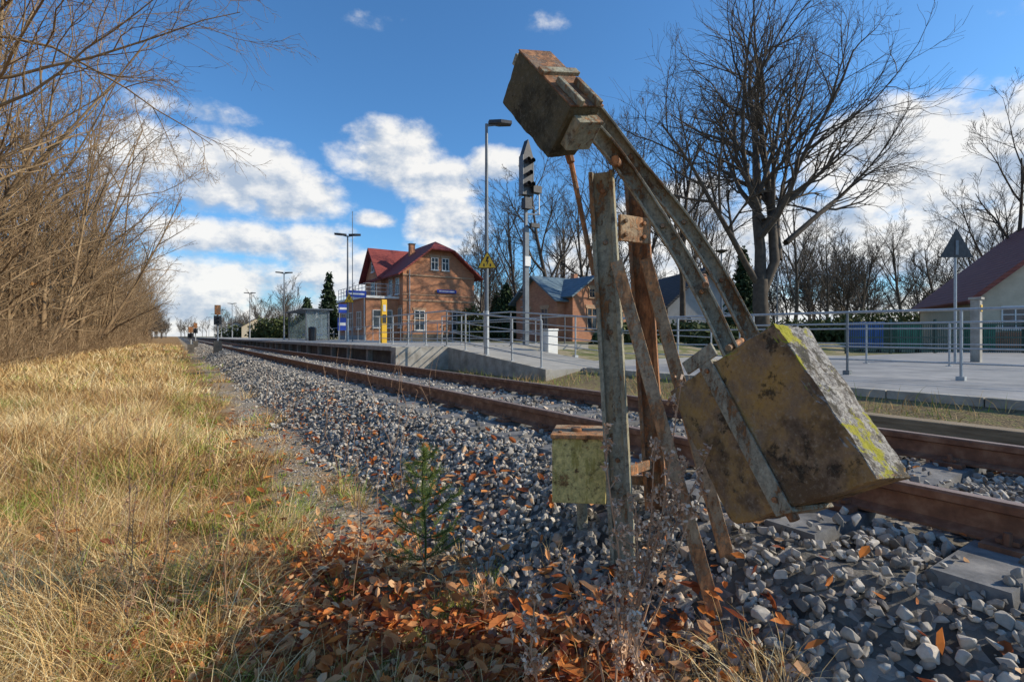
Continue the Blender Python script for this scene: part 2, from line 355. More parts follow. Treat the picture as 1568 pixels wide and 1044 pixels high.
pos1,s1=ballast(33000,1.1,5.9,-1.2,6.0,.019,.035)
pos2,s2=ballast(28000,1.1,5.9,6.0,19,.024,.038)
pos3,s3=ballast(22000,1.1,5.9,19,70,.034,.058)
def rn(n): return np.clip(rng.beta(1.8,1.8,n),0,1)
a=scatter(A,pos1,s1,rn(len(pos1))); b_=scatter(Bv,np.concatenate([pos2,pos3]),np.concatenate([s2,s3]),rn(len(pos2)+len(pos3)))
Vv=np.concatenate([a[0],b_[0]]); Ff=np.concatenate([a[1],b_[1]+len(a[0])]); Aa=np.concatenate([a[2],b_[2]])
mesh_arrays('ballast_gravel',Vv,Ff,M['stones'],Aa,frame=True)
n=12000; p=rng.uniform(.5,1.6,n); t=rng.uniform(1.0,14,n); k=(p>.75+.25*np.sin(t*1.3)); p=p[k];t=t[k]
pos=np.stack([p,t,gz(p,t)+.002],1); g=scatter(Bv,pos,rng.uniform(.005,.014,len(p)),rn(len(p)))
mesh_arrays('path_gravel',g[0],g[1],M['stones'],g[2],frame=True)
# ------------------------------------------------------------ grass
def blades(pos,h,w,bend,leandir,rnd):
    n=len(pos); S=np.array([0,.4,.75,1.0]); wd=rng.uniform(0,2*np.pi,n)
    W=np.stack([np.cos(wd),np.sin(wd),np.zeros(n)],1)
    L=np.stack([np.cos(leandir),np.sin(leandir),np.zeros(n)],1)
    out=np.zeros((n,4,2,3))
    for i,s_ in enumerate(S):
        c=pos+L*(h*bend*(s_*.35+s_**2*.75))[:,None]; c[:,2]+=h*s_*np.sqrt(np.clip(1-(bend*s_)**2*.85,.03,1))
        ww=w*(1-s_*.85)/2
        out[:,i,0]=c-W*ww[:,None]; out[:,i,1]=c+W*ww[:,None]
    V=out.reshape(-1,3); b0=(np.arange(n)*8)[:,None]
    F=np.concatenate([b0+np.array([[2*i,2*i+1,2*i+3,2*i+2]]) for i in range(3)],0)
    return V,F,np.repeat(rnd,8)
def vnoise(x,y,s,seed=0):
    return (np.sin(x*s+seed)*np.cos(y*s*1.3+seed*2)+np.sin((x+y)*s*.7+seed*3)*.7+np.sin((x-y*.6)*s*1.9+seed)*.5)/2.2
def grassfield(nc,per,y0,y1,hmin,hmax,w,spread,tuft=1.0):
    y=np.exp(rng.uniform(np.log(y0),np.log(y1),nc*4)); x=rng.uniform(-1.25,.55,nc*4)*y
    p,t=wt(x,y); m_=nc*4
    lim=np.where(t<3.0,1.40,.95)+.2*np.sin(t*1.7)+.18*np.sin(t*4.1+p*3)+rng.normal(0,.12,m_)
    thin=(vnoise(p,t,2.3,2)>-.22)|(rng.random(m_)<.25)
    barepath=(p>.25)&(p<1.1)&(t>2.8)&(rng.random(m_)<.66)
    litter=(x>-1.35)&(x<.6)&(y<3.0)&(rng.random(m_)<.5)
    keep=(p<lim)&thin&~barepath&~litter&(p>-9); p=p[keep][:nc];t=t[keep][:nc]
    c=len(p); cl=vnoise(p,t,1.0,3)*4; big=rng.random(c)**2.2
    ch=(hmin+(hmax-hmin)*big)*(1-.4*smooth(-.4,1.0,p))*(.75+.5*np.clip(vnoise(p,t,1.4,5)+.4,0,1))
    gn=vnoise(p,t,1.9,9)
    green=(gn>.42)&(rng.random(c)<.5)|(rng.random(c)<.06)|((p>-.1)&(p<1.3)&(rng.random(c)<.28))
    tone=np.clip(.40+.40*vnoise(p,t,1.5,4)+rng.normal(0,.19,c),0,.8)
    n=c*per; r_=np.abs(rng.normal(0,1,n))*spread*np.repeat(.6+.8*big,per); an=rng.uniform(0,2*np.pi,n)
    pr=np.repeat(p,per)+r_*np.cos(an); tr=np.repeat(t,per)+r_*np.sin(an)
    h=np.repeat(ch,per)*rng.uniform(.35,1.2,n); bend=np.clip(rng.normal(.72,.28,n),.05,1.08)
    pd=np.repeat(cl,per); lx=np.cos(an)*tuft+np.cos(pd)*.55+rng.normal(0,.35,n); ly=np.sin(an)*tuft+np.sin(pd)*.55+rng.normal(0,.35,n)
    ld=np.arctan2(ly,lx)
    r=np.where(np.repeat(green,per),rng.uniform(.86,1,n),np.clip(np.repeat(tone,per)+rng.normal(0,.18,n),0,.82))
    h=np.where(np.repeat(green,per),h*.7,h)
    pos=np.stack([pr,tr,gz(pr,tr)-.01],1)
    return blades(pos,h,np.full(n,w)*rng.uniform(.5,1.5,n),bend,ld,r)
parts=[grassfield(2600,34,1.2,4.5,.12,.46,.0040,.040),grassfield(2900,26,4.5,11,.15,.50,.0075,.07),grassfield(2600,18,11,28,.18,.55,.018,.16),grassfield(1700,12,28,80,.25,.55,.045,.4)]
n=9000; p=rng.uniform(5.7,7.9,n); t=rng.uniform(-3,30,n); k=(vnoise(p,t,1.6,3)>-.1)&((p<7.0)|(t<9)); p=p[k];t=t[k];n=len(p)
pos=np.stack([p,t,gz(p,t)],1); parts.append(blades(pos,rng.uniform(.05,.28,n),np.full(n,.009),rng.uniform(.2,.9,n),rng.uniform(0,6.28,n),np.where(rng.random(n)<.35,.92,rng.uniform(.1,.6,n))))
off=0;VV=[];FF=[];AA=[]
for v_,f_,a_ in parts: VV.append(v_);FF.append(f_+off);AA.append(a_);off+=len(v_)
mesh_arrays('dry_grass',np.concatenate(VV),np.concatenate(FF),M['grass'],np.concatenate(AA),frame=True)
def leaves(p,t,size,rnd,lift=.02):
    n=len(p); R=randrot(n)
    R2=R.copy(); tilt=rng.random(n)<.6
    a=rng.uniform(0,6.28,n); fl=np.zeros((n,3,3)); fl[:,0,0]=np.cos(a);fl[:,0,1]=-np.sin(a);fl[:,1,0]=np.sin(a);fl[:,1,1]=np.cos(a);fl[:,2,2]=1
    fl=fl+rng.normal(0,.25,(n,3,3)); R2[tilt]=fl[tilt]
    base=np.array([[-1,0,.15],[-.35,.5,.3],[.5,.42,.28],[1,0,.1],[.5,-.42,.3],[-.35,-.5,.25],[0,0,-.05]])
    V=np.einsum('nij,vj->nvi',R2,base)*size[:,None,None]+np.stack([p,t,gz(p,t)+lift*rng.uniform(.3,1.8,n)],1)[:,None,:]
    f=np.array([[0,1,6],[1,2,6],[2,3,6],[3,4,6],[4,5,6],[5,0,6]])
    F=(f[None]+(np.arange(n)*7)[:,None,None]).reshape(-1,3)
    return V.reshape(-1,3),F,np.repeat(rnd,7)
def patch(n,x0,y0,sx,sy): return wt(rng.normal(x0,sx,n),rng.normal(y0,sy,n))
P_=[patch(900,-.95,2.5,.30,.36),patch(1100,.10,1.95,.34,.20),patch(500,-1.5,2.4,.4,.35),patch(200,-.55,3.5,.4,.5),patch(500,-.4,2.15,.35,.25)]
p=np.concatenate([a_[0] for a_ in P_]+[rng.uniform(-5,2.1,3000),rng.uniform(1.4,5.6,230)]); t=np.concatenate([a_[1] for a_ in P_]+[rng.uniform(0,10,3000),rng.uniform(-.5,7,230)])
lv=leaves(p,t,rng.uniform(.015,.042,len(p)),rng.random(len(p)),.06)
mesh_arrays('fallen_leaves',lv[0],lv[1],M['leaf'],lv[2],frame=True)
# ------------------------------------------------------------ tensioning apparatus
base=(.55,2.35,-.5)
tens=empty('signal_wire_tensioner',base,frame=False)
def upost(q,a,b,w,dp,th,m,side):
    a=Vector(a);b=Vector(b);d=(b-a); X=Vector(side).normalized(); Y=d.normalized().cross(X).normalized()
    q.obox(a-X*w/2+Y*(dp/2-th),X*w,d,Y*th,m)
    q.obox(a-X*w/2-Y*dp/2,X*th,d,Y*(dp-th-.0005),m)
    q.obox(a+X*(w/2-th)-Y*dp/2,X*th,d,Y*(dp-th-.0005),m)
q=B(); upost(q,(.535,2.40,-.62),(.418,2.40,1.45),.114,.05,.020,M['post'],(.93,-.37,0))
for z in (1.36,1.12,.7,.1): q.cyl((.425+(1.36-z)*.056,2.425,z),(.425+(1.36-z)*.056,2.395,z),.013,.013,M['rust'],6)
q.make('front_post',parent=tens,base=base,bevel=.004)
q=B(); upost(q,(.79,2.74,-.5),(.655,2.72,1.53),.114,.05,.020,M['rust'],(.93,-.37,0)); q.make('rear_post',parent=tens,base=base,bevel=.004)
q=B(); q.obox((.50,2.42,1.13),(.17,.10,0),(.01,-.015,0),(0,0,.125),M['rustlight'])
for dx,dz in ((.03,.03),(.13,.03),(.03,.095),(.13,.095)): q.cyl((.50+dx,2.42+dx*.6,1.13+dz),(.50+dx+.01,2.39+dx*.6,1.13+dz),.011,.011,M['rust'],6)
q.obox((.47,2.46,-.02),(.26,.26,0),(.01,-.012,0),(0,0,.05),M['rust'])
q.make('cross_plates',parent=tens,base=base,bevel=.003)
def angle(q,a,b,w,m):
    a=Vector(a);b=Vector(b);d=b-a; X=d.cross(Vector((.2,1,0))).normalized(); Y=X.cross(d).normalized()
    if Y.y<0: Y=-Y
    if X.x<0: X=-X
    q.obox(a-X*w/2,X*w,d,Y*.008,m); q.obox(a-X*w/2+Y*.0085,X*.008,d,Y*(w*.8),m)
q=B(); angle(q,(.83,1.95,-.58),(.47,2.31,1.02),.056,M['rustlight']); q.make('front_strut',parent=tens,base=base,bevel=.002)
q=B(); angle(q,(.985,2.16,-.52),(.69,2.64,1.08),.058,M['rustlight']); q.make('rear_strut',parent=tens,base=base,bevel=.002)
def bez(pts,n=16):
    out=[]; P=[Vector(p) for p in pts]
    for i in range(len(P)-1):
        p0=P[max(i-1,0)];p1=P[i];p2=P[i+1];p3=P[min(i+2,len(P)-1)]
        for k in range(n//(len(P)-1)+1):
            u=k/(n//(len(P)-1)+1)
            out.append(.5*((2*p1)+(-p0+p2)*u+(2*p0-5*p1+4*p2-p3)*u*u+(-p0+3*p1-3*p2+p3)*u**3))
    out.append(P[-1]); return out
def sweep(q,pts,w,h,side,m,off=0):
    S=Vector(side).normalized(); V=[];n=len(pts)
    for i,p in enumerate(pts):
        d=(pts[min(i+1,n-1)]-pts[max(i-1,0)]).normalized(); u=d.cross(S).normalized()
        c=p+u*off
        V+= [c-S*w/2-u*h/2,c+S*w/2-u*h/2,c+S*w/2+u*h/2,c-S*w/2+u*h/2]
    F=[]
    for i in range(n-1):
        for k in range(4): F.append((4*i+k,4*i+(k+1)%4,4*i+4+(k+1)%4,4*i+4+k))
    F+=[(3,2,1,0),(4*n-4,4*n-3,4*n-2,4*n-1)]
    q.mesh(V,F,m)
a1=bez([(.20,2.12,1.63),(.345,2.24,1.585),(.50,2.32,1.45),(.685,2.33,1.18),(.85,2.30,.88),(.95,2.22,.60)],25)
a2=bez([(.28,2.20,1.74),(.43,2.40,1.68),(.61,2.50,1.51),(.845,2.52,1.24),(1.01,2.47,.95),(1.11,2.34,.64)],25)
for i,(c,nm) in enumerate(((a1,'front_lever_arm'),(a2,'rear_lever_arm'))):
    q=B()
    sd=(.25,.97,0)
    sweep(q,c,.010,.070,sd,M['arm']); sweep(q,[p-Vector(sd)*.0225 for p in c],.034,.010,sd,M['arm'],.030); sweep(q,[p-Vector(sd)*.0225 for p in c],.034,.010,sd,M['arm'],-.030)
    for k in (4,11,18,24):
        if k<len(c):
            p_=c[k]; q.cyl(p_-Vector(sd)*.004,p_-Vector(sd)*.022,.013,.012,M['rust'],6)
    q.make(nm,parent=tens,base=base,bevel=.002)
q=B(); q.cyl((.45,2.24,1.45),(.63,2.66,1.48),.02,.02,M['rust'],12); q.cyl((.84,2.22,.90),(.96,2.56,.98),.014,.014,M['rust'],8); q.cyl((.92,2.18,.63),(1.12,2.42,.68),.014,.014,M['rust'],8)
q.make('pivot_shaft',parent=tens,base=base)
def noisybox(name,o,e1,e2,e3,mat_,div,amp,chip,parent):
    bm=bmesh.new(); bmesh.ops.create_cube(bm,size=1)
    bmesh.ops.bevel(bm,geom=list(bm.edges),offset=.025,segments=2,affect='EDGES',profile=.6)
    bmesh.ops.triangulate(bm,faces=bm.faces)
    for _ in range(div): bmesh.ops.subdivide_edges(bm,edges=bm.edges,cuts=1,use_grid_fill=True)
    o=Vector(o);e1=Vector(e1);e2=Vector(e2);e3=Vector(e3)
    for v in bm.verts:
        c=v.co; w=o+e1*(c.x+.5)+e2*(c.y+.5)+e3*(c.z+.5)
        e=sum(1 for a_ in c if abs(a_)>.45)
        k=mnoise.noise(w*9)*amp+mnoise.noise(w*30)*amp*.6+mnoise.noise(w*70)*amp*.35
        if e>=2: k-= max(0,mnoise.noise(w*17+Vector((3,1,2)))+.1)*chip
        ctr=o+(e1+e2+e3)/2
        w=w+(w-ctr).normalized()*k
        v.co=w-Vector(base)
    bmesh.ops.recalc_face_normals(bm,faces=bm.faces)
    me=bpy.data.meshes.new(name); bm.to_mesh(me); bm.free(); me.materials.append(mat_)
    ob=bpy.data.objects.new(name,me); COL.objects.link(ob); ob.parent=parent; return ob
TB=Vector((-.048,2.35,1.75)); te1=Vector((.196,-.2,-.324)); te2=Vector((.078,-.195,.131)); tn=Vector((.85,.485,.215))
noisybox('upper_weight',TB,te1,te2,tn*.15,M['weight2'],4,.004,.012,tens)
q=B()
q.obox(TB+te2*1.0+tn*-.006,te1*1.01,te2.normalized()*.008,tn*.165,M['rusttop'])
q.obox(TB+te1*.40+te2*1.02-tn*.012,te1*.09,te2.normalized()*.02,tn*.19,M['post'])
q.obox(TB+te1*1.0+te2*.30+tn*.03,te1.normalized()*.05,te2*.55,tn*.12,M['post'])
q.obox(TB+te1*.62+te2*1.03+tn*.02,te1*.42,te2.normalized()*.028,tn*.02,M['post'])
q.obox(TB+te1*.62+te2*1.03+tn*.11,te1*.42,te2.normalized()*.028,tn*.02,M['post'])
q.obox(TB+te2*.72-te1.normalized()*.02,te1.normalized()*.025,te2*.2,tn*.06,M['post'])
q.make('upper_weight_bracket',parent=tens,base=base,bevel=.003)
LB=Vector((.692,2.25,.436)); l1=Vector((.233,-.441,.295)); l2=Vector((.1275,-.338,-.463)); ln=Vector((.9,.43,-.067)).normalized()
noisybox('lower_weight_slab_1',LB,l1,l2,ln*.098,M['weight'],5,.005,.028,tens)
noisybox('lower_weight_slab_2',LB+ln*.106+l1*.018,l1*.965,l2,ln*.090,M['weight'],5,.005,.030,tens)
q=B()
q.obox(LB+l1*.36-ln*.014-l2*.01,l1*.12,l2*1.02,ln*.010,M['arm'])
q.obox(LB+l1*.36-l2.normalized()*.014-ln*.012,l1*.12,l2.normalized()*.010,ln*.22,M['arm'])
q.obox(LB+l1*.36+l2*1.0-ln*.012,l1*.12,l2.normalized()*.016,ln*.22,M['arm'])
q.cyl(LB+l1*.425+l2*1.0+ln*.02,LB+l1*.425+l2*1.07+ln*.02,.022,.018,M['rust'],8)
for s_ in (.04,.94): q.cyl(LB+l1*.42+l2*s_-ln*.014,LB+l1*.42+l2*s_-ln*.026,.012,.011,M['rust'],6)
q.obox(LB+l1*.24-l2.normalized()*.075-ln*.01,l1*.3,l2.normalized()*.06,ln*.012,M['arm'])
q.make('lower_weight_strap',parent=tens,base=base,bevel=.003)
q=B(); q.cyl((.245,2.30,1.56),(.40,2.5,.98),.012,.012,M['rust'],8); q.cyl((.235,2.3,1.58),(.265,2.3,1.46),.022,.018,M['rust'],8)
q.make('wire_rod',parent=tens,base=base)
q=B(); q.obox((.205,2.62,-.17),(.27,-.03,0),(.05,.26,0),(0,0,.33),M['signalbox']); q.obox((.195,2.605,.16),(.29,-.035,0),(.055,.29,0),(0,0,.022),M['rustlight'])
q.cyl((.34,2.70,.182),(.34,2.70,.2),.03,.03,M['rust'],8); q.cyl((.25,2.66,.182),(.25,2.66,.19),.012,.012,M['rust'],6)
q.bar((.36,2.84,-.1),(.74,2.78,-.1),.04,.05,M['rust']); q.cyl((.38,2.8,-.17),(.40,2.85,-.6),.03,.03,M['post'],10)
q.make('trackside_junction_box',frame=False,bevel=.008)
# ------------------------------------------------------------ weeds & sapling
def tubes(polys,kmap,radmin=0):
    groups={}
    for pts,rad,lv in polys: groups.setdefault((len(pts),kmap(lv)),[]).append((pts,rad))
    VV=[];FF=[];off=0
    for (n,k),lst in groups.items():
        P=np.array([l[0] for l in lst],float); R=np.maximum(np.array([l[1] for l in lst],float),radmin)
        d=P[:,-1]-P[:,0]; d/=np.linalg.norm(d,axis=1)[:,None]+1e-9
        u=np.where(np.abs(d[:,2:3])<.9,np.array([[0,0,1.]]),np.array([[1.,0,0]])); x=np.cross(d,u); x/=np.linalg.norm(x,axis=1)[:,None]; y=np.cross(d,x)
        a=np.arange(k)*2*np.pi/k
        ring=x[:,None,None,:]*np.cos(a)[None,None,:,None]+y[:,None,None,:]*np.sin(a)[None,None,:,None]
        V=P[:,:,None,:]+ring*R[:,:,None,None]; m_=len(lst)
        idx=np.arange(m_*n*k).reshape(m_,n,k)+off
        A0=idx[:,:-1,:];A1=np.roll(A0,-1,2);B0=idx[:,1:,:];B1=np.roll(B0,-1,2)
        FF.append(np.stack([A0,A1,B1,B0],-1).reshape(-1,4)); VV.append(V.reshape(-1,3)); off+=m_*n*k
    return np.concatenate(VV),np.concatenate(FF)
def clumps(points,size,rnd,per=6,spread=.01):
    P=np.repeat(np.array(points),per,0)+rng.normal(0,spread,(len(points)*per,3)); n=len(P); R=randrot(n)
    base_=np.array([[-1,-.5,0],[1,-.5,0],[1,.5,.2],[-1,.5,.2]]); V=np.einsum('nij,vj->nvi',R,base_)*(rng.uniform(.5,1,n)*size)[:,None,None]+P[:,None,:]
    F=np.arange(n*4).reshape(n,4); return V.reshape(-1,3),F,np.repeat(np.clip(rnd+rng.normal(0,.25,n),0,1),4)
polys=[];pts=[]
def weed(bx,by,bz,tx,ty,tz,seeds=26,r=.003,br=.10,nf=4):
    a=Vector((bx,by,bz));b=Vector((tx,ty,tz)); L=[]
    ph=random.uniform(0,6)
    for i in range(7):
        u=i/6; p=a.lerp(b,u)+Vector((math.sin(u*5+ph)*.02,math.cos(u*4+ph)*.015,0))*min(1,u*2); L.append(tuple(p))
    polys.append((L,[r*(1-.6*i/6) for i in range(7)],0))
    for k in range(seeds):
        u=random.uniform(.3,1); i=min(int(u*6),5); p=Vector(L[i]).lerp(Vector(L[i+1]),u*6-i)
        d=Vector((random.gauss(0,1),random.gauss(0,1),random.uniform(.6,2.2))).normalized()*random.uniform(.03,br)*(1.3-u)
        e=p+d; polys.append(([tuple(p),tuple(p+d*.55),tuple(e)],[r*.55,r*.45,r*.3],1))
        for s_ in range(nf): pts.append(tuple(p.lerp(e,random.uniform(.5,1))))
for wv in [(.42,1.88,-.52,.66,1.95,.50),(.43,1.9,-.52,.55,1.92,.30),(.40,1.86,-.52,.36,1.9,.34),(.44,1.9,-.5,.76,1.98,.26),(.41,1.86,-.53,.47,1.9,.08),(.42,1.9,-.5,.64,1.9,.22),(.43,1.85,-.5,.70,1.85,.12),(.39,1.82,-.52,.42,1.8,-.1),(.34,1.75,-.6,.20,1.78,-.1),(.36,1.75,-.6,.34,1.75,-.12),(.10,1.75,-.62,.07,1.75,-.18),(.42,1.6,-.55,.40,1.62,-.2)]:
    weed(*wv,seeds=18,r=.0048,br=.15)
Vt,Ft=tubes(polys,lambda l:4); Vc,Fc,Ac=clumps(pts,.0105,.72,3,.007)
mesh_arrays('dry_seed_weed',np.concatenate([Vt,Vc]),np.concatenate([Ft,Fc+len(Vt)]),M['dryweed'],np.concatenate([np.full(len(Vt),.55),Ac]))
polys=[];pts=[]
for (x,y,h) in [(-1.9,2.5,.62),(-1.95,2.55,.5),(-2.35,2.6,.55),(-2.7,3.0,.7),(-1.75,3.2,.45),(-2.9,2.8,.6),(-2.2,3.4,.5),(-1.2,3.1,.3),(-2.2,2.2,.45),(-3.4,4,.7),(-1.0,2.0,.25),(-.1,2.2,.35),(-2.5,3.3,.75),(-2.1,3.0,.68),(-3.0,3.6,.8),(-3.8,5,.9),(-4.4,5.6,.9),(-1.6,2.1,.35),(-1.45,2.6,.4),(-2.9,4.4,.6)]:
    z=float(gz(*wt(x,y))); weed(x,y,z,x+random.uniform(-.08,.12),y+.05,z+h,12,.0034,.1,2)
for k in range(90):
    y=random.uniform(2,10); x=random.uniform(-1.0,-.15)*y; z=float(gz(*wt(x,y))); weed(x,y,z,x+random.uniform(-.15,.15),y+random.uniform(-.1,.1),z+random.uniform(.35,.8),6,.003,.09,1)
Vt,Ft=tubes(polys,lambda l:4); Vc,Fc,Ac=clumps(pts,.006,.4,1,.004)
mesh_arrays('dead_stalks',np.concatenate([Vt,Vc]),np.concatenate([Ft,Fc+len(Vt)]),M['dryweed'],np.concatenate([np.full(len(Vt),.3),Ac*.7]))
def needles(pts,dirs,L,w,rnd):
    n=len(pts); P=np.array(pts);D=np.array(dirs); D/=np.linalg.norm(D,axis=1)[:,None]; S=np.cross(D,rng.normal(size=(n,3))); S/=np.linalg.norm(S,axis=1)[:,None]
    V=np.stack([P-S*w,P+S*w,P+D*L[:,None]+S*w*.3,P+D*L[:,None]-S*w*.3],1)
    return V.reshape(-1,3),np.arange(n*4).reshape(n,4),np.repeat(rnd,4)
sb=Vector((-.49,2.85,-.66)); polys=[([tuple(sb+Vector((0.01*math.sin(i),0,.7*i/6))) for i in range(7)],[.008-.001*i for i in range(7)],0)]
np_=[];nd=[]
for tier,(z,L,c) in enumerate([(.10,.25,7),(.22,.21,6),(.33,.19,5),(.44,.13,6),(.55,.09,5),(.65,.05,4)]):
    for k in range(c):
        Lk=L*random.uniform(.6,1.2)
        a=2*math.pi*k/c+tier+random.uniform(-.4,.4); s0=sb+Vector((0,0,z)); e=s0+Vector((math.cos(a)*Lk,math.sin(a)*Lk,Lk*.6+random.uniform(-.04,.05)))
        mid=s0.lerp(e,.5)-Vector((0,0,.015)); polys.append(([tuple(s0),tuple(mid),tuple(e)],[.003,.0025,.002],1))
        for j in range(90):
            u=random.uniform(.3,1); p=s0.lerp(e,u) - Vector((0,0,.03*u*(1-u)*2)); np_.append(tuple(p)); d=(e-s0).normalized()+Vector((random.gauss(0,.6),random.gauss(0,.6),random.gauss(.2,.6))); nd.append(tuple(d))
for j in range(200):
    z=random.uniform(.3,.72); np_.append(tuple(sb+Vector((0,0,z)))); nd.append((random.gauss(0,1),random.gauss(0,1),random.uniform(.3,1.5)))
Vt,Ft=tubes(polys,lambda l:5); Vn,Fn,An=needles(np_,nd,rng.uniform(.035,.065,len(np_)),.0014,rng.random(len(np_)))
mesh_arrays('pine_sapling',np.concatenate([Vt,Vn]),np.concatenate([Ft,Fn+len(Vt)]),M['needle'],np.concatenate([np.full(len(Vt),.1),An]))
# ------------------------------------------------------------ bare trees
def grow(out,p,d,L,r,lvl,maxl,nch,wob,up,ang,rmin,shr=.62,f0=.22):
    n=7 if lvl<=1 else (5 if lvl==2 else 4)
    pts=[tuple(p)];rad=[r];dirs=[];d=Vector(d).normalized();p=Vector(p)
    for i in range(n):
        d=(d+Vector((random.gauss(0,wob),random.gauss(0,wob),random.gauss(0,wob)+up))).normalized()
        p=p+d*(L/n); pts.append(tuple(p)); rad.append(max(rmin*.6,r*(1-.78*(i+1)/n))); dirs.append(d.copy())
    out.append((pts,rad,lvl))
    if lvl<maxl:
        c=nch[lvl]
        for k in range(c):
            f=f0+(1-f0)*((k+random.random())/c); x=f*n; i=min(int(x),n-1)
            q=Vector(pts[i]).lerp(Vector(pts[i+1]),x-i); dd=dirs[i]
            perp=dd.cross(Vector((random.gauss(0,1),random.gauss(0,1),random.gauss(0,1)))).normalized(); an=random.gauss(ang,.18)
            cd=dd*math.cos(an)+perp*math.sin(an); rr=rad[i]*.62
            grow(out,q,cd,L*shr*random.uniform(.6,1.2)*(1.25-.55*f),max(rmin,rr),lvl+1,maxl,nch,wob*1.15,up,ang,rmin,shr)
kf=lambda l:[8,6,4,3,3,3][min(l,5)]
def inst(name,mesh,loc,rot,sc):
    ob=bpy.data.objects.new(name,mesh); COL.objects.link(ob); ob.location=loc; ob.rotation_euler=(0,0,rot); ob.scale=(sc,sc,sc*random.uniform(.9,1.12)); return ob
protos=[]
for i in range(5):
    random.seed(100+i); out=[]
    for s_ in range(random.choice([2,3,3,4])):
        a=random.uniform(0,6.28); H=random.uniform(8,13.5)*(1 if s_ else 1.1); le=random.uniform(.05,.3)
        grow(out,(math.cos(a)*.25,math.sin(a)*.25,-.3),(math.cos(a)*le,math.sin(a)*le,1),H,random.uniform(.06,.11),0,4,[12,6,5,3],.10,.04,.66,.007,.37,.08)
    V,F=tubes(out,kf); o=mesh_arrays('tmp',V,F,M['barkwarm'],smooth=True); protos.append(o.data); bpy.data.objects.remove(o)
random.seed(5)
t=11.0
while t<150:
    for row,(p0,jit) in enumerate(((-6.2,.9),(-8.3,1.1),(-10.8,1.4))):
        if row==2 and t>70: continue
        p=p0+random.uniform(-jit,jit)-(1.0 if t<18 else 0); tt=t+random.uniform(-1.2,1.2)
        inst('bare_tree',random.choice(protos),tw(p,tt,float(gz(p,tt))),random.uniform(0,6.28),random.uniform(.75,1.25))
    t+=random.uniform(1.9,3.4) if t<60 else 5
random.seed(77); out=[]
out.append(([(0,0,-.3),(.05,0,1.5),(0,.1,3),(.1,.1,5),(.0,.2,8)],[.16,.14,.12,.09,.05],0))
for (z,d,L) in ((4.6,(1,.1,.55),4.2),(4.9,(1,-.5,.5),4.2),(5.3,(1,.4,.35),4.5),(5.7,(.8,-.2,.5),4.2),(6.1,(.9,.3,.2),4.2),(6.7,(.8,-.6,.2),3.8)):
    grow(out,(0,.1,z),d,L,.028,1,4,[0,10,8,4],.13,-.02,.62,.0038,.44)
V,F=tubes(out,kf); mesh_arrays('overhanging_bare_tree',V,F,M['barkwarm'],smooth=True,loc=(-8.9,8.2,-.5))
random.seed(9); out=[]
for i in range(3200):
    tt=math.exp(random.uniform(math.log(12),math.log(140))); p=random.uniform(-10,-4.5); z=float(gz(p,tt)); h=random.uniform(1.0,5.5)
    if p>-5.6: h*=.4
    q=[];r0=random.uniform(.006,.014)*(1+tt/50); lx,ly=random.gauss(0,.3),random.gauss(0,.3)
    for k in range(5):
        u=k/4; q.append((p+lx*h*u*u+random.gauss(0,.08),tt+ly*h*u*u+random.gauss(0,.08),z+h*u))
    out.append((q,[r0*(1-.7*k/4) for k in range(5)],2))
    for j in range(8):
        k=random.randint(0,3); s=Vector(q[k]); e=s+Vector((random.gauss(0,.4),random.gauss(0,.4),random.uniform(.0,.8)))
        out.append(([tuple(s),tuple(s.lerp(e,.5)+Vector((random.gauss(0,.06),0,random.gauss(0,.04)))),tuple(e)],[r0*.5,r0*.4,r0*.25],3))
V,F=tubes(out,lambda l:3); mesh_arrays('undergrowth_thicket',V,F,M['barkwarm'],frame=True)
pts=[]
for c in [(-7.2,17,3.4),(-6.8,20,3.8),(-7.3,24,4.2),(-6.5,15,2.6),(-6.6,19,2.4),(-6.0,17,2.9)]:
    for k in range(110):
        o_=(c[0]+random.gauss(0,.9),c[1]+random.gauss(0,1.1),c[2]+random.gauss(0,.5))
        for j in range(3): pts.append((o_[0]+random.gauss(0,.08),o_[1]+random.gauss(0,.08),o_[2]+random.gauss(0,.05)))
Vc,Fc,Ac=clumps(pts,.045,.6,2,.06); mesh_arrays('dry_beech_foliage',Vc,Fc,M['tan'],Ac,frame=True)
random.seed(21); out=[]
def limb(p,d,L,r,nch,maxl=4,lvl=1,wob=.12,up=.03): grow(out,p,d,L,r,lvl,maxl,nch,wob,up,.60,.010,.56)
out.append(([(0,0,-.4),(.05,0,1.2),(-.05,0,2.6),(.0,.1,4.0)],[.62,.48,.44,.42],0))
N_=[0,10,8,7,6]
limb((0,.1,3.9),(-.02,.0,1),14.0,.34,N_)
limb((.0,.1,3.0),(.42,.1,.9),15.5,.32,N_)
limb((-.05,.1,3.6),(-.55,-.2,.85),11,.2,N_)
limb((.02,.1,6.5),(.25,-.5,.9),10.0,.18,N_)
limb((0.2,.1,7.5),(-.35,.5,.9),9,.17,N_)
limb((1.6,.3,6.2),(.9,0,.75),10,.18,N_)
limb((1.2,.2,5.2),(.1,.5,1),11,.17,N_)
limb((.0,.1,9),(.45,.1,1),8,.15,N_)
limb((.0,.1,8),(-.6,-.1,1),8,.15,N_)
V,F=tubes(out,kf); mesh_arrays('large_bare_tree',V,F,M['bark'],smooth=True,loc=(14.6,30,0))
protoR=[]
for i in range(4):
    random.seed(300+i); out=[]
    grow(out,(0,0,-.3),(random.gauss(0,.05),0,1),13,.24,0,4,[9,7,6,5],.06,.04,.55,.012,.5)
    out=[o for o in out if o[2]==0 or o[0][0][2]>2.2]
    V,F=tubes(out,kf); o=mesh_arrays('tmp',V,F,M['bark'],smooth=True); protoR.append(o.data); bpy.data.objects.remove(o)
random.seed(3)
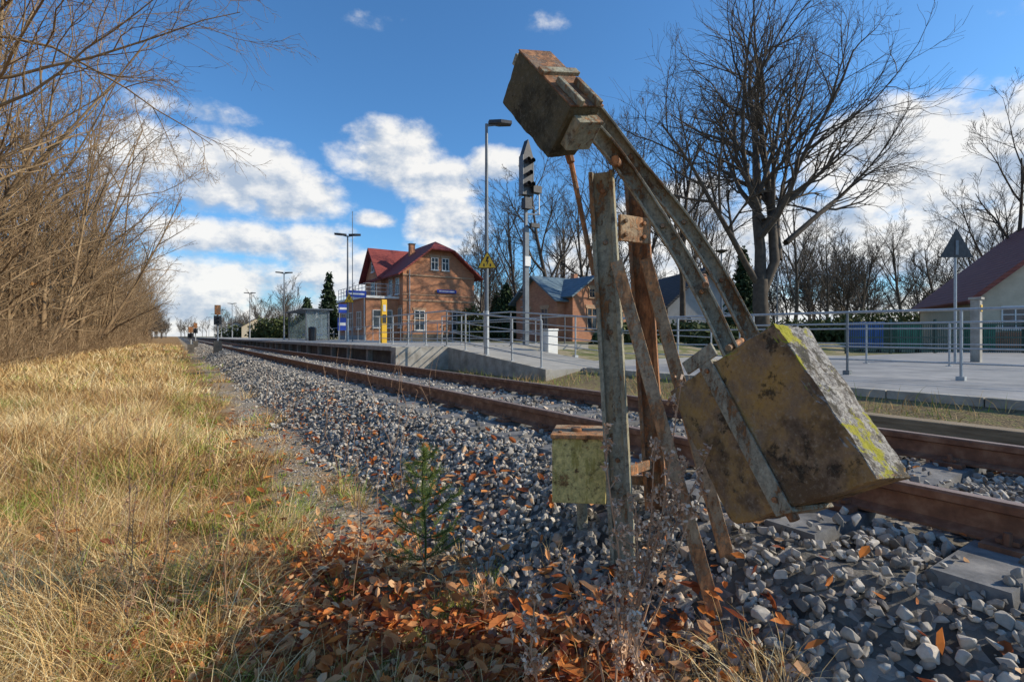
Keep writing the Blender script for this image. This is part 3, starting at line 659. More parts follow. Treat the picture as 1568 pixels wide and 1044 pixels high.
for (tx,y,H) in [(.01,52,13),(.078,44,14.5),(.107,60,13),(-.062,62,11),(.154,58,15),(.205,50,16),(.256,52,17),(.337,40,14.5),(.352,55,16),(.403,62,14),(.55,60,14),(.61,66,12),(.681,70,13),(.76,60,12),(.955,34,11.5),(.837,64,12),(.913,58,12),(-.107,75,11)]:
    x=tx*y; p,t=wt(x,y)
    inst('bare_tree',random.choice(protoR),(x,y,float(gz(p,t))),random.uniform(0,6.28),H/13.0)
random.seed(31); out=[]
grow(out,(0,0,0),(0,0,1),9,.16,0,3,[12,7,5],.06,.04,.6,.03,.5)
V0,F0=tubes(out,lambda l:4 if l==0 else 3); VV=[];FF=[];off=0
def addd(x,y,s):
    global off
    a=random.uniform(0,6.28); R=np.array([[math.cos(a),-math.sin(a),0],[math.sin(a),math.cos(a),0],[0,0,1]]); VV.append(V0@R.T*s+np.array([x,y,float(gz(*wt(x,y)))])); FF.append(F0+off); off+=len(V0)
for i in range(100):
    y=random.uniform(75,120); x=random.uniform(-.08,1.15)*y; addd(x,y,random.uniform(.8,1.5))
for i in range(60):
    x,y,_=tw(random.uniform(20,70),random.uniform(110,420)); addd(x,y,random.uniform(.8,1.4))
for i in range(50):
    x,y,_=tw(random.uniform(-14,-6),random.uniform(150,500)); addd(x,y,random.uniform(.9,1.3))
for i in range(60):
    x,y,_=tw(random.uniform(-60,70),random.uniform(480,560)); addd(x,y,random.uniform(1,1.5))
mesh_arrays('distant_tree_line',np.concatenate(VV),np.concatenate(FF),M['bark'])
def foliage(name,gen,n,size,mat,loc):
    pts=[gen() for _ in range(n)]; V,F,A=clumps([p[:3] for p in pts],size,.5,3,size*.8)
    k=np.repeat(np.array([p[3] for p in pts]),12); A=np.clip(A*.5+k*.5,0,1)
    return mesh_arrays(name,V,F,M[mat],A,loc=loc)
def conif(H,R):
    def g():
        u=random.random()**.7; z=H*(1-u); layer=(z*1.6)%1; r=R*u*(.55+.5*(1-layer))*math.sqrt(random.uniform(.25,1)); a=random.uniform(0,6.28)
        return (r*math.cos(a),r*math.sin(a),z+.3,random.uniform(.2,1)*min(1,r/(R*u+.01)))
    return g
for (tx,y,H,R) in [(-.011,45,4.6,2.2),(-.358,58,7.2,2.0),(.4515,38,6.6,1.6),(-.03,58,5,2),(-.40,66,5,2.4)]:
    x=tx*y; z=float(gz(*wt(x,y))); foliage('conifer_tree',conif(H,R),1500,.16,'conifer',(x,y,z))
def blob(sx,sy,sz):
    def g():
        while True:
            a=[random.uniform(-1,1) for _ in range(3)]
            q=a[0]**2+a[1]**2+a[2]**2
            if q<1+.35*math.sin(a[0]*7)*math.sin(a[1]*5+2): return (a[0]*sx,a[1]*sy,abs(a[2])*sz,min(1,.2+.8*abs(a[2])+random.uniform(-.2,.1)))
    return g
for (tx,y,sx,sz) in [(.722,44,6,2.6),(.837,40,4,2.2),(.569,48,5,1.9),(.448,40,3,1.7),(.02,50,3,1.6),(.154,46,4,1.6),(-.082,50,2,3.4),(.25,48,5,1.8),(-.44,100,8,4),(.99,36,4,2),(-.49,150,14,4),(.64,34,2.5,1.4),(.35,34,2,1.2),(.22,26,1.6,.9),(.42,24,1.8,.8)]:
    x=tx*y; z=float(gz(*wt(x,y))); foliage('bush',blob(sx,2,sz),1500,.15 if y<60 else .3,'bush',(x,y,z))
# ------------------------------------------------------------ platform
plat=empty('station_platform',(8,30,0))
q=B(); q.box(5.3,5.75,14.6,260,.25,.38,M['conc']); q.make('platform_edge_coping',parent=plat,base=(8,30,0))
q=B(); q.box(5.75,13,14.6,260,-.5,.372,M['platsurf']); q.box(5.95,6.05,14.6,260,.372,.376,M['white']); q.make('platform_surface',parent=plat,base=(8,30,0))
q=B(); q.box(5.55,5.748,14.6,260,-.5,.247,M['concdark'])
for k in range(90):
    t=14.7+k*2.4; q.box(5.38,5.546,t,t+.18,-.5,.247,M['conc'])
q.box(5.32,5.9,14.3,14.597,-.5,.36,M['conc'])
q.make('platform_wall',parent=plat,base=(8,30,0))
q=B()
q.mesh([(7.0,14.6,-.6),(7.0,9.3,-.6),(7.0,9.3,-.07),(7.0,14.6,.37),(7.18,14.6,-.6),(7.18,9.3,-.6),(7.18,9.3,-.07),(7.18,14.6,.37)],[(0,1,2,3),(7,6,5,4),(0,4,5,1),(1,5,6,2),(2,6,7,3),(3,7,4,0)],M['conc'])
q.mesh([(7.18,14.6,.35),(7.18,9.3,-.09),(9.6,9.3,-.09),(9.6,14.6,.35),(7.18,14.6,-.6),(7.18,9.3,-.6),(9.6,9.3,-.6),(9.6,14.6,-.6)],[(0,1,2,3),(7,6,5,4),(0,4,5,1),(1,5,6,2),(2,6,7,3),(3,7,4,0)],M['platsurf'])
q.box(5.9,7.0,14.3,14.597,-.5,.36,M['conc'])
q.make('access_ramp')
q=B(); q.box(8.1,34,-60,9.3,-.3,-.07,M['pave']); q.make('paved_forecourt')
q=B(); q.box(9.7,22,9.31,14.5,-.3,-.085,M['platsurf']); q.make('station_footpath')
q=B()
for k in range(-30,9): q.box(7.95,8.097,k*1.0+.006,k*1.0+.994,-.3,-.04,M['conc'])
q.make('kerb',bevel=.01)
def railing(name,pts,zb,h,step,bars=(1.0,.55),r=.024):
    q=B(); n=len(pts)
    for i in range(n-1):
        a=Vector((*pts[i],zb[i]));b=Vector((*pts[i+1],zb[i+1])); L=(b-a).length; m_=max(1,round(L/step))
        for k in range(m_+1):
            p=a.lerp(b,k/m_); q.cyl(p-Vector((0,0,.1)),p+Vector((0,0,h)),r,r,M['galv'],8)
            q.box(p.x-.06,p.x+.06,p.y-.06,p.y+.06,p.z-.1,p.z+.012,M['galv'])
        for f in bars: q.cyl(a+Vector((0,0,h*f)),b+Vector((0,0,h*f)),r*(1 if f==1 else .6),r*(1 if f==1 else .6),M['galv'],8)
    return q.make(name)
BR=(1.0,.72,.42,.2)
railing('platform_railing',[(7.1,14.6),(7.1,9.6)],[.37,-.05],1.1,1.25,BR)
railing('platform_railing',[(7.1,14.6),(7.1,21)],[.38,.38],1.1,1.6,BR)
railing('platform_railing',[(9.5,20),(9.5,14.6),(9.9,10),(11,4.8),(11.6,-2)],[.38,.36,.0,.0,-.05],1.15,1.7,BR)
railing('platform_railing',[(13,60),(13,16),(14,10)],[.38,.38,.1],1.1,2,(1.0,.5))
railing('platform_railing',[(15.5,10),(16.5,3),(18,-2)],[-.07,-.07,-.07],1.1,2,(1.0,.5))
px_,pt_=wt(13.6,15.0)
q=B(); q.box(px_-.11,px_+.11,pt_-.11,pt_+.11,-.1,1.75,M['conc']); q.box(px_-.15,px_+.15,pt_-.15,pt_+.15,1.75,1.82,M['conc']); q.box(px_-.07,px_+.07,pt_-.13,pt_-.111,1.4,1.6,M['yellow']); q.make('gate_pillar',bevel=.01)
def lamp(p,t,z,H,double=False,sgn=1):
    q=B(); q.cyl((p,t,z-.1),(p,t,z+1.3),.075,.07,M['galv'],12); q.cyl((p,t,z+1.3),(p,t,z+H),.06,.04,M['lampgrey'],12)
    q.box(p-.14,p+.14,t-.14,t+.14,z-.02,z+.02,M['galv'])
    for s_ in ((-1,1) if double else (sgn,)):
        q.bar((p,t,z+H-.05),(p+.35*s_,t-.1*s_,z+H+.03),.05,.05,M['lampgrey'])
        a=Vector((p+.05*s_,t-.03*s_,z+H+.0)); e=Vector((.62*s_,-.22*s_,.03)); sd=Vector((-e.y,e.x,0)).normalized()*.16
        P=[a-sd*.5,a+e*.5-sd,a+e-sd*.6,a+e+sd*.6,a+e*.5+sd,a+sd*.5]; up=Vector((0,0,.09))
        q.mesh(P+[x+up for x in P],[(5,4,3,2,1,0),(6,7,8,9,10,11)]+[(i,(i+1)%6,6+(i+1)%6,6+i) for i in range(6)],M['darkmetal'])
    return q.make('platform_lamp')
def trisign(name,p,t,z,w,inv=False,plate='yellow',pole=None,yaw=0.0):
    q=B(); h=w*.87
    def tri(s,y):
        P=[(-w/2*s,y,-h/3*s),(w/2*s,y,-h/3*s),(0,y,2*h/3*s)]
        if inv: P=[(x,yy,-zz) for x,yy,zz in P]
        return P
    def addtri(s,y0,y1,m):
        a=tri(s,y0);b=tri(s,y1); q.mesh(a+b,[(0,1,2),(5,4,3),(0,3,4,1),(1,4,5,2),(2,5,3,0)],m)
    if plate=='grey': addtri(1,-.012,0,M['darkmetal']); q.box(-.04,.04,-.03,-.0125,-.2,.2,M['lampgrey'])
    else:
        addtri(1,-.012,0,M['black']); addtri(.88,-.017,-.0125,M['yellow'])
        q.mesh([(-.02*w,-.021,.3*w),(.10*w,-.021,.3*w),(.02*w,-.021,.1*w),(.09*w,-.021,.1*w),(-.03*w,-.021,-.18*w),(.0,-.021,.04*w),(-.08*w,-.021,.04*w)],[(0,1,2,5,6),(2,3,4,5)],M['black'])
        for dx in (-.16,.16): q.box(dx*w-.02,dx*w+.02,-.021,-.018,-.2*w,-.05*w,M['black'])
    if pole: q.cyl((0,.035,pole[0]),(0,.035,pole[1]),.035,.035,M['galv'],10)
    c,s_=math.cos(yaw),math.sin(yaw)
    q.v=[(x*c-y*s_,x*s_+y*c,zz) for x,y,zz in q.v]
    ob=q.make(name,base=(0,0,0)); ob.location=tw(p,t,z); return ob
lamp(7.35,12.55,.1,6.6,sgn=1)
trisign('warning_sign',7.30,12.43,2.75,.56,yaw=-math.radians(33))
for t_ in (29.4,50,76,102,128,154,180): lamp(8.1,t_,.38,6.0,double=True)
trisign('warning_sign',8.1,29.1,2.75,.6,yaw=-math.radians(33))
q=B(); q.cyl((8.6,30.2,.37),(8.6,30.2,8.0),.03,.02,M['lampgrey'],8); q.make('antenna_mast')
trisign('road_sign_back',*wt(12.15,14.0),3.1,.92,plate='grey',pole=(-3.3,.4),yaw=-math.radians(33))
for (tx,y,top) in ((.409,26,4.9),(.518,36,6.5)):
    x=tx*y; p,t=wt(x,y)
    q=B(); z=float(gz(p,t)); q.cyl((p,t,z-.1),(p,t,top),.06,.04,M['lampgrey'],10)
    q.cyl((p,t,top),(p,t,top+.12),.1,.34,M['darkmetal'],12); q.cyl((p,t,top+.12),(p,t,top+.18),.36,.1,M['darkmetal'],12); q.make('street_lamp')
q=B(); q.box(8.0,8.24,23.3,23.5,.36,2.4,M['yellow']); q.box(8.03,8.21,23.285,23.299,1.3,1.7,M['black']); q.box(8.05,8.19,23.285,23.299,1.85,2.15,M['white']); q.make('ticket_column',bevel=.02)
sh=empty('platform_shelter',(8.7,43,.38))
q=B()
for p,t in ((8,40),(9.6,40),(8,47),(9.6,47),(9.6,42.3),(9.6,44.6)): q.box(p-.05,p+.05,t-.05,t+.05,.37,2.65,M['lampgrey'])
q.make('frame',parent=sh,base=(8.7,43,.38))
q=B(); q.box(7.7,9.9,39.7,47.3,2.65,2.74,M['lampgrey']); q.make('roof',parent=sh,base=(8.7,43,.38))
m,nt,b=newmat('shelter_glass'); b.inputs['Base Color'].default_value=(.4,.52,.56,1); b.inputs['Roughness'].default_value=.08; b.inputs['Alpha'].default_value=.22; M['glass']=m
q=B(); q.box(9.59,9.61,40.05,46.95,.5,2.6,M['glass']); q.box(8.05,9.55,39.99,40.01,.5,2.6,M['glass']); q.box(8.05,9.55,46.99,47.01,.5,2.6,M['glass']); q.make('glass_panels',parent=sh,base=(8.7,43,.38))
q=B(); q.box(8.9,9.4,41,46,.78,.84,M['blue'])
for t in (41.3,43.5,45.7): q.box(9.1,9.2,t,t+.08,.37,.78,M['galv'])
q.make('bench',parent=sh,base=(8.7,43,.38))
def board(name,p,t,z0,z1,w,m,post=True):
    q=B(); q.box(p-w/2,p+w/2,t-.03,t+.03,z0,z1,M[m]); q.box(p-w/2+.1*w,p+w/2-.1*w,t-.036,t-.031,(z0+z1)/2-(z1-z0)*.12,(z0+z1)/2+(z1-z0)*.12,M['white'])
    if post:
        for s_ in (-.4,.4): q.cyl((p+w*s_,t,.37),(p+w*s_,t,z0),.03,.03,M['galv'],8)
    return q.make(name)
board('station_name_sign',8.9,30.5,3.0,3.4,1.2,'blue'); board('platform_number_sign',9.6,36,2.3,2.9,.6,'blue'); board('timetable_board',9.8,37,1.1,2.0,.6,'blue')
q=B(); q.cyl((7.9,37.5,.37),(7.9,37.5,1.25),.25,.27,M['darkmetal'],14); q.cyl((7.9,37.5,1.25),(7.9,37.5,1.35),.29,.15,M['darkmetal'],14); q.make('litter_bin')
q=B(); q.box(9.8,10.2,12.9,13.2,.05,.85,M['white']); q.box(9.78,10.22,12.88,13.22,.85,.92,M['galv']); q.box(9.85,10.15,12.93,13.17,-.09,.05,M['concdark']); q.make('grit_box',bevel=.02)
q=B(); p,t=wt(.50,18.5); z=.2
q.box(p-.085,p+.085,t-.085,t+.085,z,4.6,M['lampgrey']); q.box(p-.05,p+.05,t-.05,t+.05,4.6,6.9,M['lampgrey'])
q.extr([(p-.21,5.75),(p+.21,5.75),(p+.21,7.15),(p,7.75),(p-.21,7.15)],t-.16,t+.1,M['darkmetal'])
q.box(p-.235,p-.212,t-.17,t+.1,5.75,7.15,M['lampgrey']); q.box(p+.212,p+.235,t-.17,t+.1,5.75,7.15,M['lampgrey'])
for (dx,zz) in ((-.1,6.95),(.1,6.95),(0,6.5),(-.09,6.1),(.1,6.1)): q.cyl((p+dx,t-.16,zz),(p+dx,t-.36,zz+.02),.075,.08,M['darkmetal'],10,False); q.cyl((p+dx,t-.161,zz),(p+dx,t-.17,zz),.05,.05,M['black'],10)
q.box(p-.16,p+.14,t-.2,t+.05,5.25,5.65,M['darkmetal']); q.box(p+.14,p+.5,t-.3,t-.05,5.85,6.1,M['darkmetal'])
q.bar((p,t,5.1),(p+.5,t-.2,5.1),.05,.05,M['galv']); q.bar((p+.45,t-.2,5.1),(p+.45,t-.2,6.1),.03,.03,M['galv']); q.bar((p+.1,t-.2,6.1),(p+.45,t-.2,6.1),.03,.03,M['galv']); q.bar((p,t,5.6),(p+.45,t-.2,5.1),.03,.03,M['galv'])
q.box(p+.08,p+.45,t-.25,t-.1,4.6,4.75,M['darkmetal']); q.box(p-.12,p+.12,t-.14,t-.1,3.2,3.55,M['white'])
for k in range(18):
    q.box(p-.14,p+.14,t+.11,t+.135,z+.4+k*.28,z+.43+k*.28,M['galv'])
q.make('railway_signal')
for (p,t,H) in ((2.05,35.5,2.7),(.9,47,1.9),(1.6,62,2.4)):
    q=B(); z=float(gz(p,t)); q.cyl((p,t,z),(p,t,z+H),.06,.05,M['galv'],8); q.box(p-.2,p+.2,t-.14,t+.14,z+H*.62,z+H*.82,M['darkmetal']); q.box(p-.16,p+.16,t-.1,t+.1,z+H*.84,z+H+.15,M['rust']); q.box(p-.22,p+.22,t-.2,t+.2,z-.1,z+.7,M['concdark'])
    for zz in (.68,.76): q.cyl((p,t-.14,z+H*zz),(p,t-.26,z+H*zz),.07,.07,M['black'],8,False)
    q.make('dwarf_signal')
# ------------------------------------------------------------ houses
def windows(q,face,lst,wall,fr='white',arch=True):
    for (c,z,w,h) in lst:
        def bx(a0,a1,d0,d1,z0,z1,m):
            if face=='t-': q.box(a0,a1,wall-d1,wall-d0,z0,z1,m)
            else: q.box(wall-d1,wall-d0,a0,a1,z0,z1,m)
        bx(c-w/2,c+w/2,.004,.02,z,z+h,M['window'])
        f=.06
        bx(c-w/2-f,c-w/2,.0,.06,z-f,z+h+f,M[fr]); bx(c+w/2,c+w/2+f,.0,.06,z-f,z+h+f,M[fr]); bx(c-w/2,c+w/2,.002,.062,z+h,z+h+f,M[fr]); bx(c-w/2-.1,c+w/2+.1,.002,.12,z-f-.06,z-.0,M[fr])
        bx(c-.03,c+.03,.021,.05,z,z+h,M[fr]); bx(c-w/2,c+w/2,.021,.048,z+h*.62,z+h*.62+.05,M[fr])
        if arch: bx(c-w/2-.2,c+w/2+.2,.0,.05,z+h+f+.002,z+h+f+.24,M['stone_trim'])
hb=(20.6,48.5,.3); house=empty('brick_station_house',hb)
q=B(); q.extr([(17,.2),(24.3,.2),(24.3,6.8),(21.78,8.8),(19.52,8.8),(17,6.8)],43.9,53.6,M['brick'])
q.mesh([(16.6,48.6,.2),(16.6,53.4,.2),(16.6,53.4,6.8),(16.6,51,9.3),(16.6,48.6,6.8),(20,48.6,.2),(20,53.4,.2),(20,53.4,6.8),(20,51,9.3),(20,48.6,6.8)],[(0,1,2,3,4),(9,8,7,6,5),(0,4,9,5),(1,6,7,2),(2,7,8,3),(3,8,9,4)],M['brick'])
q.box(14,17.0,45,54,.2,4.1,M['brick']); q.make('walls',parent=house,base=hb)
q=B()
q.poly([(16.3,43.2,6.24),(16.3,54.2,6.24),(20.65,54.2,9.72),(20.65,44.9,9.72),(19.4,43.2,8.72)],M['roofred'])
q.poly([(25.0,43.2,6.24),(21.9,43.2,8.72),(20.65,44.9,9.72),(20.65,54.2,9.72),(25.0,54.2,6.24)],M['roofred'])
q.poly([(19.4,43.2,8.72),(20.65,44.9,9.72),(21.9,43.2,8.72)],M['roofred'])
q.poly([(16.0,48.0,6.25),(20.4,48.0,6.25),(20.4,51,9.45),(16.0,51,9.45)],M['roofred']); q.poly([(16.0,54.0,6.25),(16.0,51,9.45),(20.4,51,9.45),(20.4,54.0,6.25)],M['roofred'])
q.make('roof',parent=house,base=hb,solid=.14)
q=B(); windows(q,'t-',[(20.1,6.9,.62,1.05),(21.2,6.9,.62,1.05),(18.6,1.3,.9,1.7),(22.4,1.3,.9,1.7)],43.9); windows(q,'p-',[(45.2,4.6,.8,1.4),(47.0,4.6,.8,1.4),(44.6,1.5,.7,1.7)],17); windows(q,'p-',[(51,4.8,1.0,1.4),(51,7.2,.7,.9)],16.6)
windows(q,'p-',[(47,1.4,1.2,1.5),(49.6,1.4,1.2,1.5),(52.2,1.4,1.2,1.5)],14,arch=False); windows(q,'t-',[(15.5,1.5,1.7,1.5)],45,arch=False)
q.make('windows',parent=house,base=hb)
q=B(); q.box(16.97,24.33,43.84,43.9,3.9,4.05,M['stone_trim']); q.box(16.97,24.33,43.82,43.9,6.2,6.32,M['stone_trim']); q.box(16.97,24.33,43.85,43.9,.2,.9,M['concdark'])
q.box(16.95,24.35,43.845,43.9,4.45,4.52,M['stone_trim']); q.box(16.95,24.35,43.845,43.9,2.1,2.2,M['stone_trim'])
q.box(13.8,17.0,44.8,54.2,4.1,4.3,M['white']); q.box(13.93,14,44.94,54,.2,.8,M['plastergrey'])
q.cyl((17.6,43.8,.3),(17.6,43.8,6.7),.05,.05,M['galv'],8); q.make('trim',parent=house,base=hb)
q=B(); q.box(19.2,19.7,47.6,48.1,8.2,9.75,M['brick']); q.box(19.14,19.76,47.54,48.16,9.75,9.83,M['concdark']); q.make('chimney',parent=house,base=hb)
q=B()
for k in range(10):
    q.cyl((13.95,45+k,4.3),(13.95,45+k,5.4),.03,.03,M['galv'],6)
for k in range(4): q.cyl((13.95+k,45,4.3),(13.95+k,45,5.4),.03,.03,M['galv'],6)
for zz in (4.7,5.05,5.4): q.cyl((13.95,45,zz),(13.95,54,zz),.025,.025,M['galv'],6); q.cyl((13.95,45,zz),(17,45,zz),.025,.025,M['galv'],6)
q.make('balcony_railing',parent=house,base=hb)
q=B(); q.box(20.3,22.3,43.76,43.82,4.75,5.05,M['blue']); q.box(20.5,22.1,43.75,43.759,4.86,4.94,M['white']); q.box(13.8,13.86,46,48.5,4.4,4.75,M['blue']); q.make('station_sign',parent=house,base=hb)
ob_=(28,33,0); bld=empty('brick_outbuilding',ob_)
q=B(); q.mesh([(24,30.5,.0),(24,36,.0),(24,36,3.6),(24,33.25,5.4),(24,30.5,3.6),(35,30.5,.0),(35,36,.0),(35,36,3.6),(35,33.25,5.4),(35,30.5,3.6)],[(0,1,2,3,4),(9,8,7,6,5),(0,4,9,5),(1,6,7,2),(2,7,8,3),(3,8,9,4)],M['brick2'])
q.extr([(24.8,0),(28.6,0),(28.6,3.9),(26.7,5.2),(24.8,3.9)],29.6,33,M['brick2']); q.make('walls',parent=bld,base=ob_)
q=B(); q.poly([(23.5,30.0,3.38),(35.5,30.0,3.38),(35.5,33.25,5.5),(23.5,33.25,5.5)],M['roofblue']); q.poly([(23.5,36.5,3.38),(23.5,33.25,5.5),(35.5,33.25,5.5),(35.5,36.5,3.38)],M['roofblue'])
q.poly([(24.3,29.1,3.66),(26.7,29.1,5.35),(26.7,33.2,5.35),(24.3,33.2,3.66)],M['roofblue']); q.poly([(29.1,29.1,3.66),(29.1,33.2,3.66),(26.7,33.2,5.35),(26.7,29.1,5.35)],M['roofblue']); q.make('roof',parent=bld,base=ob_,solid=.12)
q=B(); windows(q,'t-',[(26.7,1.3,.9,1.5),(26.7,3.7,.5,.6)],29.6,fr='stone_trim'); windows(q,'t-',[(30.5,1.3,.9,1.4),(32.8,1.3,.9,1.4)],30.5,fr='stone_trim'); windows(q,'p-',[(32,1.3,.8,1.5),(34.4,1.3,.8,1.5)],24,fr='stone_trim'); q.make('windows',parent=bld,base=ob_)
q=B(); q.box(27.8,28.2,33,33.4,5,5.9,M['brick2']); q.make('chimney',parent=bld,base=ob_)
def gable_house(name,cx,cy,w,L,eave,ridge,wall,roof,yaw=0,wins=(),plinth=None):
    base_=(0,0,0); e=bpy.data.objects.new(name,None); COL.objects.link(e); e.location=(cx,cy,0); e.rotation_euler=(0,0,yaw)
    q=B(); q.extr([(-w/2,-.3),(w/2,-.3),(w/2,eave),(0,ridge),(-w/2,eave)],0,L,M[wall])
    if plinth: q.box(-w/2-.04,w/2+.04,-.04,-.002,-.3,.9,M[plinth])
    q.make('walls',parent=e,base=base_)
    s_=(ridge-eave)/(w/2); q=B(); o=.45
    q.poly([(-w/2-o,-o,eave-s_*o+.05),(0,-o,ridge+.05),(0,L+o,ridge+.05),(-w/2-o,L+o,eave-s_*o+.05)],M[roof]); q.poly([(w/2+o,-o,eave-s_*o+.05),(w/2+o,L+o,eave-s_*o+.05),(0,L+o,ridge+.05),(0,-o,ridge+.05)],M[roof]); q.make('roof',parent=e,base=base_,solid=.22)
    q=B(); windows(q,'t-',wins,0,arch=False); q.make('windows',parent=e,base=base_)
gable_house('grey_gabled_house',17.3,46,7,9,3.6,6.8,'plastergrey','roofdark',.15,[(-1.8,1.2,1,1.2),(1.8,1.2,1,1.2),(0,4.2,.9,1)])
gable_house('cream_house',29.3,25,10.5,9,2.9,7.6,'plaster','roofbrown',-.42,[(-3.6,1.1,1,1.1),(-1.5,1.1,1,1.1),(2,1.1,1,1.1),(-1.3,3.5,.8,.9)],'brick2')
gable_house('distant_house',*tw(20,165)[:2],9,10,3.4,6.2,'plaster','roofdark',.5,[(-2,1.2,1,1.3),(2,1.2,1,1.3)])
gable_house('distant_house',*tw(18,210)[:2],9,10,3.4,6.0,'plastergrey','roofdark',.5,[(-2,1.2,1,1.3),(2,1.2,1,1.3)])
M['dgreen']=nmat('dark_green_fence',[(.3,(.02,.045,.035)),(.7,(.04,.075,.055))],5,.6,0,0)
M['cblue']=nmat('blue_container',[(.3,(.02,.08,.28)),(.7,(.03,.12,.38))],3,.5,0,.1); M['cgreen']=nmat('green_container',[(.3,(.02,.13,.07)),(.7,(.04,.21,.12))],3,.5,0,.1)
q=B()
x0,x1=15.0,30.0
for k in range(150):
    x=x0+k*.1; q.box(x-.012,x+.012,22.99,23.01,-.05,1.3,M['dgreen'])
for k in range(8): q.box(x0+k*2-.04,x0+k*2+.04,22.96,23.04,-.1,1.45,M['dgreen'])
for z in (.1,.6,1.2): q.box(x0,x1,22.97,22.988,z,z+.06,M['dgreen'])
q.make('green_metal_fence',frame=False)
def container(name,x,y,w,d,h,m):
    q=B(); q.box(x,x+w,y,y+d,.08,h,M[m]); q.box(x-.04,x+w+.04,y-.04,y+d+.04,h,h+.09,M[m])
    for k in range(4): q.box(x+w*(k+.5)/4-.04,x+w*(k+.5)/4+.04,y-.03,y-.001,.15,h-.05,M[m])
    for dx in (.1,w-.2): q.cyl((x+dx,y+.1,-.08),(x+dx+.1,y+.1,-.08),.16,.16,M['black'],10)
    q.make(name,frame=False,bevel=.02)
container('blue_waste_container',17.3,25.5,1.2,.9,1.3,'cblue'); container('green_waste_container',19.0,25.3,1.3,.9,1.25,'cgreen')
container('green_waste_container',23.2,25.6,1.0,.9,1.2,'cgreen')
M['wood']=nmat('weathered_timber',[(.3,(.14,.10,.06)),(.7,(.32,.25,.16))],5,.9,0,.4,.01,stretch=(6,.6,6))
q=B(); q.box(6.2,6.42,.6,3.2,-.36,-.16,M['wood']); q.make('timber_edging',bevel=.012)
# ------------------------------------------------------------ world
AZ=math.radians(90); EL=math.radians(31)
w=bpy.data.worlds.new('World'); scene.world=w; w.use_nodes=True; nt=w.node_tree; nt.nodes.clear()
out=N(nt,'ShaderNodeOutputWorld'); bg=N(nt,'ShaderNodeBackground'); bg.inputs[1].default_value=.15
sky=N(nt,'ShaderNodeTexSky'); sky.sky_type='NISHITA'; sky.sun_disc=False; sky.sun_elevation=EL; sky.sun_rotation=AZ; sky.dust_density=.6; sky.ozone_density=3.0; sky.air_density=1.0
tc=N(nt,'ShaderNodeTexCoord'); v=tc.outputs['Generated']; s=N(nt,'ShaderNodeSeparateXYZ'); nt.links.new(v,s.inputs[0])
az=math_(nt,'ARCTAN2',s.outputs[0],s.outputs[1]); el=math_(nt,'ARCSINE',s.outputs[2])
mp=N(nt,'ShaderNodeMapping'); mp.inputs['Scale'].default_value=(1,1,1.6); nt.links.new(v,mp.inputs[0])
n1=noise(nt,mp.outputs[0],8.5,10,.60)
mp2=N(nt,'ShaderNodeMapping'); mp2.inputs['Scale'].default_value=(1,1,1.6); mp2.inputs['Location'].default_value=(.02,0,.03); nt.links.new(v,mp2.inputs[0])
n1b=noise(nt,mp2.outputs[0],8.5,10,.60)
blobs=[(-29.5,15.6,9,4.2,1.4),(-23,14,6.5,3.0,1.2),(-35,15,5,3.8,1.1),(-13.5,19,6.5,3.8,1.35),(-8,16.5,5.5,2.8,1.2),(-27.8,9.6,10,2.1,1.1),(-29.5,5.0,10,3.4,1.2),(-21,9.3,6,3.0,1.1),(-16,6.5,10,3.6,1.1),(-15.3,12.5,2.8,1.0,.95),(-6.8,12.5,5,3.8,1.3),(-1.7,18.7,3.6,1.8,1),
 (41,14.5,11.5,5.8,1.5),(34.9,17.4,6,3.4,1.3),(26.8,9,13,5.4,1.5),(41,8,12,4,1.3),(12,7,11,4.6,1.3),(18,13,7,3.4,1.2),(-15,30.5,4,1.0,.4),(-31.7,20.5,6,1.2,.6),(3,31,6,1,.3),(0,.8,400,4.2,1.15),(52,24,8,2,.6),(70,14,10,5,1),(100,30,14,6,1),(150,22,18,6,1),(-150,25,20,7,1),(-100,20,16,6,1),(-65,18,10,4,1)]
field=None; num=None; den=None
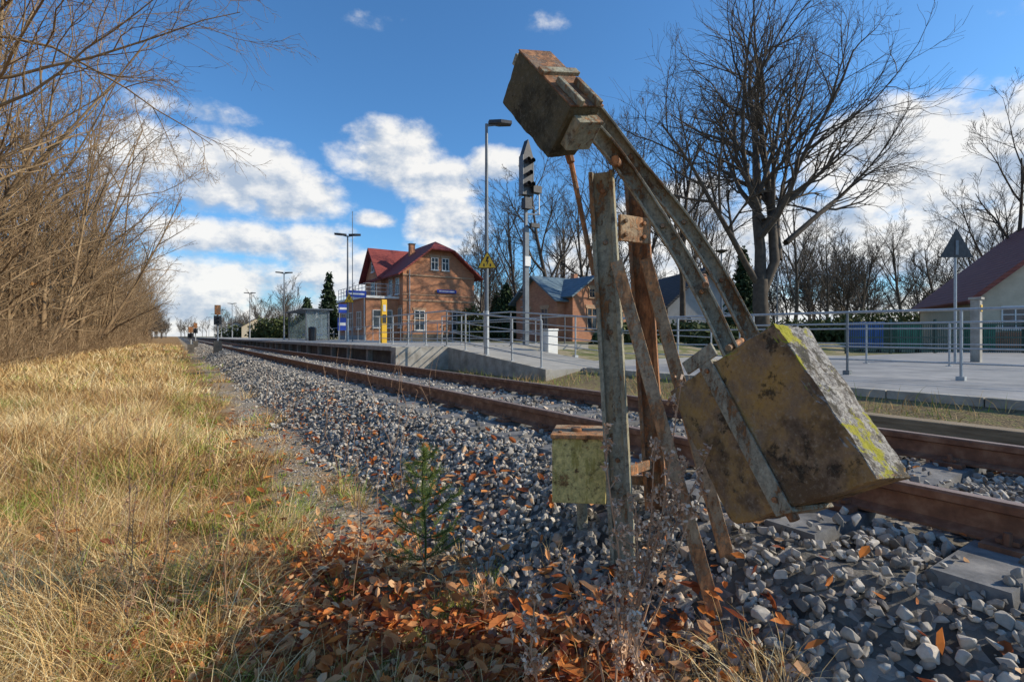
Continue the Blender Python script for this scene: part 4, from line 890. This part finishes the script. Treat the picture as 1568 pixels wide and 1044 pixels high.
for (a0,e0,a_,b2,wt_) in blobs:
    da=math_(nt,'DIVIDE',math_(nt,'SUBTRACT',az,math.radians(a0)),math.radians(a_)); de=math_(nt,'DIVIDE',math_(nt,'SUBTRACT',el,math.radians(e0)),math.radians(b2))
    d2=math_(nt,'ADD',math_(nt,'MULTIPLY',da,da),math_(nt,'MULTIPLY',de,de))
    val=math_(nt,'MULTIPLY_ADD',d2,-wt_,wt_)
    if wt_<.98: val=math_(nt,'SUBTRACT',val,(1-wt_)*.5)
    field=val if field is None else math_(nt,'MAXIMUM',field,val)
    pv=math_(nt,'MAXIMUM',math_(nt,'ADD',val,.4),0.0)
    num=math_(nt,'MULTIPLY',pv,de) if num is None else math_(nt,'ADD',num,math_(nt,'MULTIPLY',pv,de)); den=pv if den is None else math_(nt,'ADD',den,pv)
field=math_(nt,'MAXIMUM',field,-1.2)
vert=math_(nt,'DIVIDE',num,math_(nt,'ADD',den,.01))
dens=math_(nt,'ADD',field,math_(nt,'MULTIPLY',math_(nt,'SUBTRACT',n1,.5),3.6))
mask=sstep(nt,dens,-.2,.85)
lit=math_(nt,'ADD',math_(nt,'ADD',math_(nt,'MULTIPLY',math_(nt,'SUBTRACT',n1,n1b),5.0),.62),math_(nt,'MULTIPLY',vert,.42),clamp=True)
ccol=mixc(nt,lit,(3.0,3.6,4.5),(6.5,6.4,6.2))
tint=mixc(nt,1.0,sky.outputs[0],(.56,.94,1.20),'MULTIPLY')
fin=mixc(nt,math_(nt,'MULTIPLY',mask,.95),tint,ccol)
nt.links.new(fin,bg.inputs[0]); nt.links.new(bg.outputs[0],out.inputs[0])
sl=bpy.data.lights.new('sun','SUN'); sl.energy=5.0; sl.angle=math.radians(.55); sl.color=(1,.88,.70)
so=bpy.data.objects.new('sun',sl); COL.objects.link(so)
sd=Vector((math.sin(AZ)*math.cos(EL),math.cos(AZ)*math.cos(EL),math.sin(EL))); so.rotation_euler=sd.to_track_quat('Z','Y').to_euler(); so.location=(20,0,20)
# ------------------------------------------------------------ camera
cd=bpy.data.cameras.new('camera'); cam=bpy.data.objects.new('camera',cd); COL.objects.link(cam)
cd.lens=18; cd.sensor_width=36; cd.shift_y=-.0045; cd.clip_start=.05; cd.clip_end=6000
cam.location=(0,0,CAMZ); cam.rotation_euler=(math.radians(90),0,0); scene.camera=cam
scene.view_settings.view_transform='Standard'; scene.view_settings.look='None'; scene.view_settings.exposure=0
